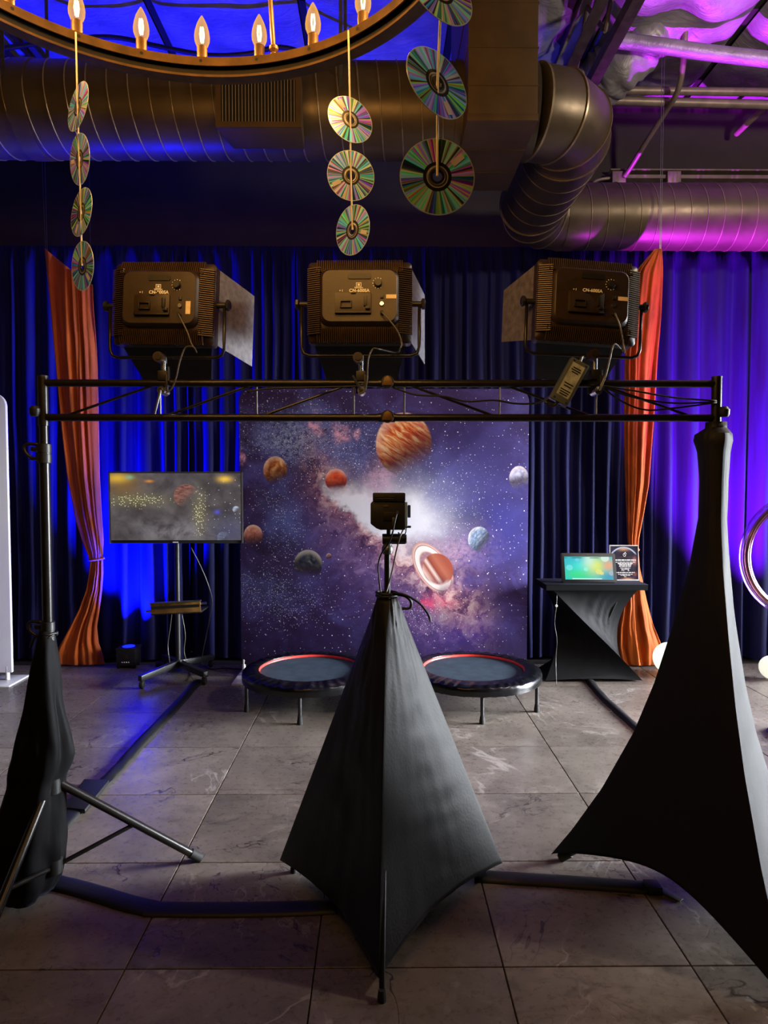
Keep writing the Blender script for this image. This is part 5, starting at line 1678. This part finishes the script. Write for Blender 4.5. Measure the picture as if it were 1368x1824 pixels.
# lines of print too small to read: words as short strokes
rs = random.Random(5)
for nm, zf, wf, hf in (('headline', 0.575, 0.80, 0.0105), ('small_print', 0.515, 0.76, 0.007), ('small_print', 0.475, 0.56, 0.0075), ('small_print', 0.44, 0.46, 0.008), ('small_print', 0.40, 0.46, 0.009),
                       ('small_print', 0.35, 0.38, 0.0055), ('small_print', 0.225, 0.70, 0.007), ('small_print', 0.175, 0.54, 0.006), ('small_print', 0.14, 0.36, 0.005), ('small_print', 0.105, 0.10, 0.005), ('maker_line', 0.66, 0.40, 0.006)):
    q = MB(Ts)
    total = wf * (sw - 0.02)
    x = 0.008 - total / 2
    while x < 0.008 + total / 2 - 0.004:
        w = min(rs.uniform(0.010, 0.030), 0.008 + total / 2 - x)
        q.box((x + w / 2, -0.0028, shh * zf), (w, 0.0008, hf * rs.uniform(0.75, 1.0)))
        x += w + 0.004
    q.build(nm, M['white_print'] if nm != 'maker_line' else M['bronze'], sign)
text('$1995', 0.025, M['white_print'], sign, Ts @ Matrix.Translation((0.008, -0.0028, shh * 0.295)))
q = MB(Ts)
ring = []
for k in range(15):
    a = math.radians(20 + 250 * k / 14)
    ring.append((0.006 + 0.014 * math.cos(a), -0.003, shh * 0.725 + 0.014 * math.sin(a)))
q.tube(ring, 0.0016, 6)
q.tube(curve([(0.012, -0.003, shh * 0.725 + 0.022), (0.001, -0.003, shh * 0.725 + 0.006), (0.012, -0.003, shh * 0.725 - 0.003), (0.006, -0.003, shh * 0.725 - 0.015)], 4), 0.0018, 6)
q.build('emblem', M['white_print'], sign, smooth=True)
c_ = cord('charger_cord', [P(992, 1060, 5.15), P(991, 1080, 5.14), P(988, 1110, 5.14), P(992, 1140, 5.14), P(990, 1175, 5.16), FL(991, 1222, 0.006)], 0.0028, 'thin grey cord with a small white ring hanging at the left of the side table', 'cable_grey')
MB().lathe([(0.004, -0.004), (0.010, -0.003), (0.010, 0.003), (0.004, 0.004)], (0, 0, 0), 16, Matrix.Translation(P(991, 1079, 5.135)) @ Matrix.Rotation(PI / 2, 4, 'X'), closed=True).build('cord_ring', M['white_print'], c_)

# ------------------------------------------------------------------ clear ring at the right edge
def glassy(name, col, tr=0.5, rough=0.08):
    m = bpy.data.materials.new(name)
    m.use_nodes = True
    N = NT(m.node_tree)
    m.node_tree.nodes.clear()
    out = N.node('ShaderNodeOutputMaterial')
    t = N.node('ShaderNodeBsdfTransparent')
    t.inputs[0].default_value = lin(tuple(min(255, c + 60) for c in col))
    g = N.node('ShaderNodeBsdfGlossy')
    g.inputs['Color'].default_value = lin(col)
    g.inputs['Roughness'].default_value = rough
    lw = N.node('ShaderNodeLayerWeight')
    lw.inputs[0].default_value = 0.35
    mx = N.node('ShaderNodeMixShader')
    f = E(N, lw.outputs['Facing']) * tr + (1 - tr) * 0.5
    N.put(mx.inputs[0], f)
    m.node_tree.links.new(t.outputs[0], mx.inputs[1])
    m.node_tree.links.new(g.outputs[0], mx.inputs[2])
    m.node_tree.links.new(mx.outputs[0], out.inputs[0])
    return m
HY = 4.0
hc = P(1430, 990, HY)
hr = 108 * HY / FPX
hoop = thing('clear_ring', 'large glossy clear ring standing at the right edge', 'ring', (hc.x, HY, 0))
def circ(r, y, n=72):
    return [(hc.x + r * math.cos(2 * PI * k / n), y, hc.z + r * math.sin(2 * PI * k / n)) for k in range(n)]
MB().tube(circ(hr - 0.012, HY), 0.034, 12, closed=True).build('outer_tube', glassy('clear_tube', (190, 170, 240), 0.5), hoop, smooth=True)
MB().tube(circ(hr - 0.018, HY - 0.005), 0.013, 10, closed=True).build('gold_tube', pmat('gold_tube', (235, 200, 150), 0.15, 0.9, 0.1), hoop, smooth=True)
MB().tube(circ(hr - 0.034, HY - 0.01), 0.006, 8, closed=True).build('pink_tube', pmat('pink_tube', (220, 150, 220), 0.2, 0.6, 0.1), hoop, smooth=True)
MB().cyl((hc.x, HY, 0.02), (hc.x, HY, hc.z - hr - 0.01), 0.018).build('post', M['chrome'], hoop)
MB().lathe([(0.17, 0), (0.17, 0.014), (0.16, 0.02), (0.02, 0.024)], (hc.x, HY, 0), 32).build('base', M['chrome'], hoop)

# ------------------------------------------------------------------ cable covers on the floor
def floor_strip(name, pxs, w, h, label, mat='sleeve', cv=6, lump=0.3, seed=0.0):
    pts = curve([FL(x, y) for x, y in pxs], cv)
    rings = []
    for i, p in enumerate(pts):
        t = (pts[min(i + 1, len(pts) - 1)] - pts[max(i - 1, 0)]).normalized()
        s = Vector((t.y, -t.x, 0))
        k = 1 + lump * 0.5 * fbm(i * 0.4, seed, 0)
        ring = [p + s * (-w / 2) * k + Vector((0, 0, 0.001)), p + s * (w / 2) * k + Vector((0, 0, 0.001))]
        for q in range(1, 8):
            a = PI * q / 8
            ring.append(p + s * (w / 2 * math.cos(a)) * k + Vector((0, 0, 0.001 + h * math.sin(a) ** 0.7 * (1 + lump * fbm(i * 0.5, q * 0.4, seed)))))
        rings.append(ring)
    o = MB().rings(rings).build(name, M[mat], at=FL(*pxs[len(pxs) // 2]), smooth=50)
    return tag(o, label, 'cable cover', 'black cable covers on the floor')
cvA = floor_strip('cable_cover', [(352, 1215), (325, 1246), (290, 1284), (250, 1326), (215, 1366), (180, 1402), (135, 1445), (95, 1492), (66, 1530)], 0.075, 0.022, 'black cable cover running from the television stand to the left tripod', seed=1.0)
pw = [FL(195, 1398), FL(150, 1396), FL(112, 1448), FL(152, 1452)]
q = MB()
q.hexa([p + Vector((0, 0, 0.004)) for p in pw] + [p + Vector((0, 0, 0.028)) for p in pw])
q.build('fabric_wrap', M['sleeve'], cvA, bevel=0.008)
floor_strip('cable_cover', [(92, 1572), (140, 1584), (185, 1597), (230, 1611), (270, 1620)], 0.088, 0.014, 'short black cable cover slanting out from the left tripod', lump=0.05, seed=2.0)
floor_strip('cable_cover', [(262, 1621), (330, 1622), (420, 1622), (520, 1620), (600, 1616)], 0.085, 0.014, 'straight black cable cover leading left from the centre cover', lump=0.05, seed=3.0)
floor_strip('cable_cover', [(845, 1562), (900, 1566), (980, 1571), (1080, 1578), (1162, 1584)], 0.078, 0.018, 'black cable cover between the centre cover and the right stand', lump=0.08, seed=4.0)
floor_strip('cable_cover', [(1050, 1214), (1075, 1244), (1110, 1276), (1145, 1308), (1185, 1345), (1215, 1380)], 0.062, 0.022, 'black cable cover running from the side table behind the right stand', lump=0.2, seed=5.0)
pp = FL(1165, 1585)
clip = thing('strap_end', 'grey strap end and buckle at the foot of the right cover', 'strap', (pp.x, pp.y, 0))
MB().box((pp.x - 0.01, pp.y - 0.01, 0.016), (0.055, 0.06, 0.03)).build('buckle', M['black_plastic'], clip, bevel=0.005)
a, b_ = FL(1176, 1588), FL(1214, 1606)
d = (b_ - a); s = Vector((-d.y, d.x, 0)).normalized() * 0.018
MB().hexa([a - s + Vector((0, 0, .002)), b_ - s * 0.7 + Vector((0, 0, .002)), b_ + s * 0.7 + Vector((0, 0, .002)), a + s + Vector((0, 0, .002)),
           a - s + Vector((0, 0, .012)), b_ - s * 0.7 + Vector((0, 0, .006)), b_ + s * 0.7 + Vector((0, 0, .006)), a + s + Vector((0, 0, .012))]).build('strap', M['cable_grey'], clip, bevel=0.002)

# ------------------------------------------------------------------ ring chandelier
RX, RY, RR = -0.42, 1.235, 0.62
ZR0, ZR1 = 2.611, 2.657
ch = thing('ring_chandelier', 'round bronze chandelier with glowing candle bulbs at the top left', 'chandelier', (RX, RY, ZR0))
MB().lathe([(RR - 0.030, ZR1 - 0.022), (RR - 0.030, ZR1), (RR + 0.012, ZR1), (RR + 0.012, ZR0), (RR - 0.022, ZR0), (RR - 0.022, ZR0 + 0.006), (RR + 0.006, ZR0 + 0.006), (RR + 0.006, ZR1 - 0.006), (RR - 0.026, ZR1 - 0.006), (RR - 0.026, ZR1 - 0.022)],
           (RX, RY, 0), 120, closed=True).build('ring', M['bronze'], ch, smooth=40)
MB().lathe([(RR - 0.012, ZR0 + 0.007), (RR - 0.012, ZR1 - 0.007)], (RX, RY, 0), 120, cap=False).build('ring_groove', M['bronze_dark'], ch)
sock_me = MB().lathe([(0.0135, 0.0), (0.0135, 0.004), (0.0115, 0.005), (0.0115, 0.031), (0.0, 0.031)], (0, 0, 0), 16).mesh('socket', M['bronze'], smooth=40)
def bulb_mats():
    g = bpy.data.materials.new('amber_glass')
    g.use_nodes = True
    N = NT(g.node_tree)
    g.node_tree.nodes.clear()
    out = N.node('ShaderNodeOutputMaterial')
    t = N.node('ShaderNodeBsdfTransparent')
    t.inputs[0].default_value = (1.0, 0.86, 0.55, 1)
    e = N.node('ShaderNodeEmission')
    e.inputs[0].default_value = (1.0, 0.50, 0.10, 1)
    e.inputs[1].default_value = 1.1
    lw = N.node('ShaderNodeLayerWeight')
    lw.inputs[0].default_value = 0.5
    mx = N.node('ShaderNodeMixShader')
    N.put(mx.inputs[0], E(N, lw.outputs['Facing']) * 0.5 + 0.28)
    g.node_tree.links.new(t.outputs[0], mx.inputs[1])
    g.node_tree.links.new(e.outputs[0], mx.inputs[2])
    g.node_tree.links.new(mx.outputs[0], out.inputs[0])
    f = bpy.data.materials.new('filament')
    f.use_nodes = True
    N = NT(f.node_tree)
    f.node_tree.nodes.clear()
    out = N.node('ShaderNodeOutputMaterial')
    e = N.node('ShaderNodeEmission')
    e.inputs[0].default_value = (1.0, 0.72, 0.30, 1)
    e.inputs[1].default_value = 12
    f.node_tree.links.new(e.outputs[0], out.inputs[0])
    return g, f
gm, fm = bulb_mats()
bulb_me = MB().lathe([(0.0001, 0.071), (0.002, 0.069), (0.006, 0.062), (0.0115, 0.050), (0.0155, 0.036), (0.0172, 0.024), (0.0165, 0.014), (0.0135, 0.006), (0.0105, 0.0)], (0, 0, 0), 20).mesh('bulb', gm, smooth=True)
fil = MB()
for k in range(4):
    a = PI / 4 + k * PI / 2
    fil.tube([(0.0025 * math.cos(a), 0.0025 * math.sin(a), 0.012), (0.0050 * math.cos(a), 0.0050 * math.sin(a), 0.028), (0.003 * math.cos(a), 0.003 * math.sin(a), 0.044)], 0.0016, 6)
fil_me = fil.mesh('filament', fm, smooth=True)
hole_me = MB().cyl((0, 0.0, 0), (0, 0.003, 0), 0.0042, n=12).mesh('rivet_hole', M['bronze_dark'])
NB = 25
b0 = math.atan2(P(361, 134, 1.849).y - RY, P(361, 134, 1.849).x - RX)
for k in range(NB):
    a = b0 + 2 * PI * k / NB
    x, y = (RR - 0.008) * math.cos(a), (RR - 0.008) * math.sin(a)
    BS = Matrix.Scale(1.18, 4)
    inst('socket', sock_me, ch, Matrix.Translation((x, y, ZR1 - ZR0)) @ BS)
    b_ = inst('bulb', bulb_me, ch, Matrix.Translation((x, y, ZR1 - ZR0 + 0.031 * 1.18)) @ BS)
    inst('filament', fil_me, b_)
    inst('rivet_hole', hole_me, ch, Matrix.Translation(((RR - 0.0305) * math.cos(a), (RR - 0.0305) * math.sin(a), ZR1 - ZR0 - 0.010)) @ Matrix.Rotation(a - PI / 2, 4, 'Z'))
    d = bpy.data.lights.new('bulb_glow', 'POINT')
    d.energy = 10.0
    d.color = (1.0, 0.58, 0.23)
    d.shadow_soft_size = 0.012
    o = bpy.data.objects.new('bulb_glow', d)
    COL.objects.link(o)
    o.parent = b_
    o.location = (0, 0, 0.03)
hubp = Vector((-0.30, 1.36, 3.9))
a0 = math.atan2(1.835 - RY, -0.2745 - RX)
for k in range(4):
    a = a0 + k * PI / 2
    p = Vector((RX + (RR - 0.008) * math.cos(a), RY + (RR - 0.008) * math.sin(a), ZR1))
    rd = MB().cyl(p + Vector((0, 0, 0.02)), hubp, 0.0058, n=10).build('hanging_rod', M['bronze'], ch)
    MB().lathe([(0.009, 0), (0.009, 0.012), (0.005, 0.016), (0.012, 0.022), (0.012, 0.030), (0.005, 0.036)], (p.x, p.y, p.z), 14).build('rod_joint', M['bronze'], rd)
MB().cyl(hubp, (hubp.x, hubp.y, ZC - 0.12), 0.012).build('stem', M['bronze'], ch)
MB().cyl((hubp.x, hubp.y, ZC - 0.14), (hubp.x, hubp.y, ZC), 0.06, n=24).build('canopy', M['bronze'], ch)

# ------------------------------------------------------------------ strings of compact discs
def disc_material():
    m, N, b = new_mat('disc_painted_rainbow')
    (x, y, z), v = N.coord('Object')
    oi = N.node('ShaderNodeObjectInfo')
    rn = E(N, oi.outputs['Random'])
    r = (x * x + y * y).sqrt()
    cx, sx_ = x / r, y / r
    # diffraction spokes, bright and dark, painted into the base colour
    n1 = N.noise(N.vec(cx, sx_, rn * 20.0), 4.2, 3, 0.6)
    n2 = N.noise(N.vec(cx, sx_, rn * 20.0 + 7.0), 7.0, 3, 0.6)
    n3 = N.noise(N.vec(cx, sx_, rn * 20.0 + 13.0), 11.0, 2, 0.5)
    hue = N.math('FRACT', n1 * 4.2 + r * 2.0 + rn)
    sat = N.ss(n2, 0.35, 0.66, 0.98, 0.5)
    val = N.ss(n3 * 0.7 + n2 * 0.3, 0.38, 0.58, 0.04, 1.0)
    col = N.hsv(hue, sat, val)
    g_ = N.node('ShaderNodeMix', data_type='RGBA', blend_type='MULTIPLY')
    g_.inputs[0].default_value = 1.0
    N.nt.links.new(col, g_.inputs[6])
    g_.inputs[7].default_value = (0.62, 0.95, 1.7, 1)  # bluish gain painted in to offset the warm bulb light
    col = g_.outputs[2]
    hub = N.ss(r, 0.0225, 0.0235, 1.0, 0.0)
    col = N.mix(hub, col, (34, 30, 26))
    ringl = N.ss((r - 0.0165).abs(), 0.0006, 0.0014, 1.0, 0.0)
    col = N.mix(ringl, col, (170, 160, 140))
    col = N.mix(N.ss(r, 0.0582, 0.0588), col, (190, 200, 190))
    N.put(b.inputs['Base Color'], col)
    b.inputs['Metallic'].default_value = 0.25
    b.inputs['Roughness'].default_value = 0.28
    b.inputs['Coat Weight'].default_value = 0.3
    b.inputs['Coat Roughness'].default_value = 0.05
    return m
M['disc'] = disc_material()
disc_me = MB().lathe([(0.0075, -0.0006), (0.060, -0.0006), (0.060, 0.0006), (0.0075, 0.0006)], (0, 0, 0), 72, closed=True).mesh('compact_disc', M['disc'])
hubr_me = MB().lathe([(0.0115, 0.0007), (0.0135, 0.0014), (0.0155, 0.0007)], (0, 0, 0), 40, cap=False).mesh('hub_ring', M['steel'], smooth=True)
tape_me = MB().box((0, 0.042, 0.0010), (0.010, 0.022, 0.0004)).mesh('tape', pmat('tape', (210, 200, 205), 0.25))
def garland(label, top, discs, Y):
    t0 = Vector(top)
    g = thing('disc_string', label, 'hanging decoration', tuple(P(discs[-1][0], discs[-1][1], Y)), 'strings of shiny discs hanging from above')
    low = P(discs[-1][0], discs[-1][1] , Y)
    prev = t0
    pts = [t0] + [P(d[0], d[1], Y) + Vector((0, -0.003, 0)) for d in discs]
    for i in range(len(pts) - 1):
        MB().cyl(pts[i], pts[i + 1], 0.0022, n=6).build('string', M['string'], g)
    for (x, y, yaw, tilt, roll) in discs:
        p = P(x, y, Y)
        Mx = Matrix.Translation(p - wloc(g)) @ Matrix.Rotation(math.radians(yaw), 4, 'Z') @ Matrix.Rotation(PI / 2 + math.radians(tilt), 4, 'X') @ Matrix.Rotation(math.radians(roll), 4, 'Z')
        d = inst('compact_disc', disc_me, g, Mx)
        inst('hub_ring', hubr_me, d)
        inst('tape', tape_me, d)
    return g
def ringpt(x):
    # point where a string is knotted on the ring
    best = None
    for k in range(720):
        a = math.radians(k / 2)
        p = Vector((RX + (RR - 0.031) * math.cos(a), RY + (RR - 0.031) * math.sin(a), ZR1 - 0.004))
        d = (p - Vector((0, 0, CAMZ)))
        v = _R.transposed() @ d
        px = 684 + FPX * v.x / -v.z
        if p.y > RY and (best is None or abs(px - x) < best[0]):
            best = (abs(px - x), p)
    return best[1]
tp1 = ringpt(136)
garland('string of four narrow edge-on discs under the left side of the chandelier', tp1, [(139, 190, -44, -6, 10), (142, 284, -45, 4, 80), (145, 378, -43, -4, 150), (147, 474, -42, 3, 220)], tp1.y)
tp2 = ringpt(621)
garland('string of three discs under the right side of the chandelier', tp2, [(624, 213, 26, -8, 30), (625, 313, 14, 4, 120), (628, 410, -44, 4, 250)], tp2.y)
g3 = garland('nearest string of large discs hanging left of the square duct box', tuple(Vector((P(775, 0, 1.09).x, 1.09, ZC))), [(786, -16, 30, -14, 60), (779, 148, 34, -12, 200), (779, 315, 4, 0, 310)], 1.09)

# ------------------------------------------------------------------ added globe pendant, out of view, to warm the right-hand ducts and ceiling
gp = thing('added_globe_pendant', 'added warm white globe pendant lamp, unseen high at the right side of the room', 'pendant lamp', (3.3, 2.6, 4.0))
gmat, N_, b_ = new_mat('globe_glass')
b_.inputs['Base Color'].default_value = lin((240, 230, 210))
b_.inputs['Emission Color'].default_value = (1.0, 0.82, 0.58, 1)
b_.inputs['Emission Strength'].default_value = 3.0
prof = [(0.0001, -0.13)] + [(0.13 * math.cos(math.radians(a)), 0.13 * math.sin(math.radians(a))) for a in range(-80, 81, 10)] + [(0.0001, 0.13)]
MB().lathe(prof, (3.3, 2.6, 4.0), 28).build('globe', gmat, gp, smooth=True)
MB().cyl((3.3, 2.6, 4.12), (3.3, 2.6, ZC), 0.008).build('stem', M['black_metal'], gp)
MB().cyl((3.3, 2.6, 4.11), (3.3, 2.6, 4.17), 0.04, n=18).build('holder', M['black_metal'], gp)
d = bpy.data.lights.new('added_globe_glow', 'POINT')
d.energy = 190
d.color = (1.0, 0.84, 0.62)
d.shadow_soft_size = 0.14
o = bpy.data.objects.new('added_globe_glow', d)
COL.objects.link(o)
o.parent = gp
o.location = (0, 0, -0.30)
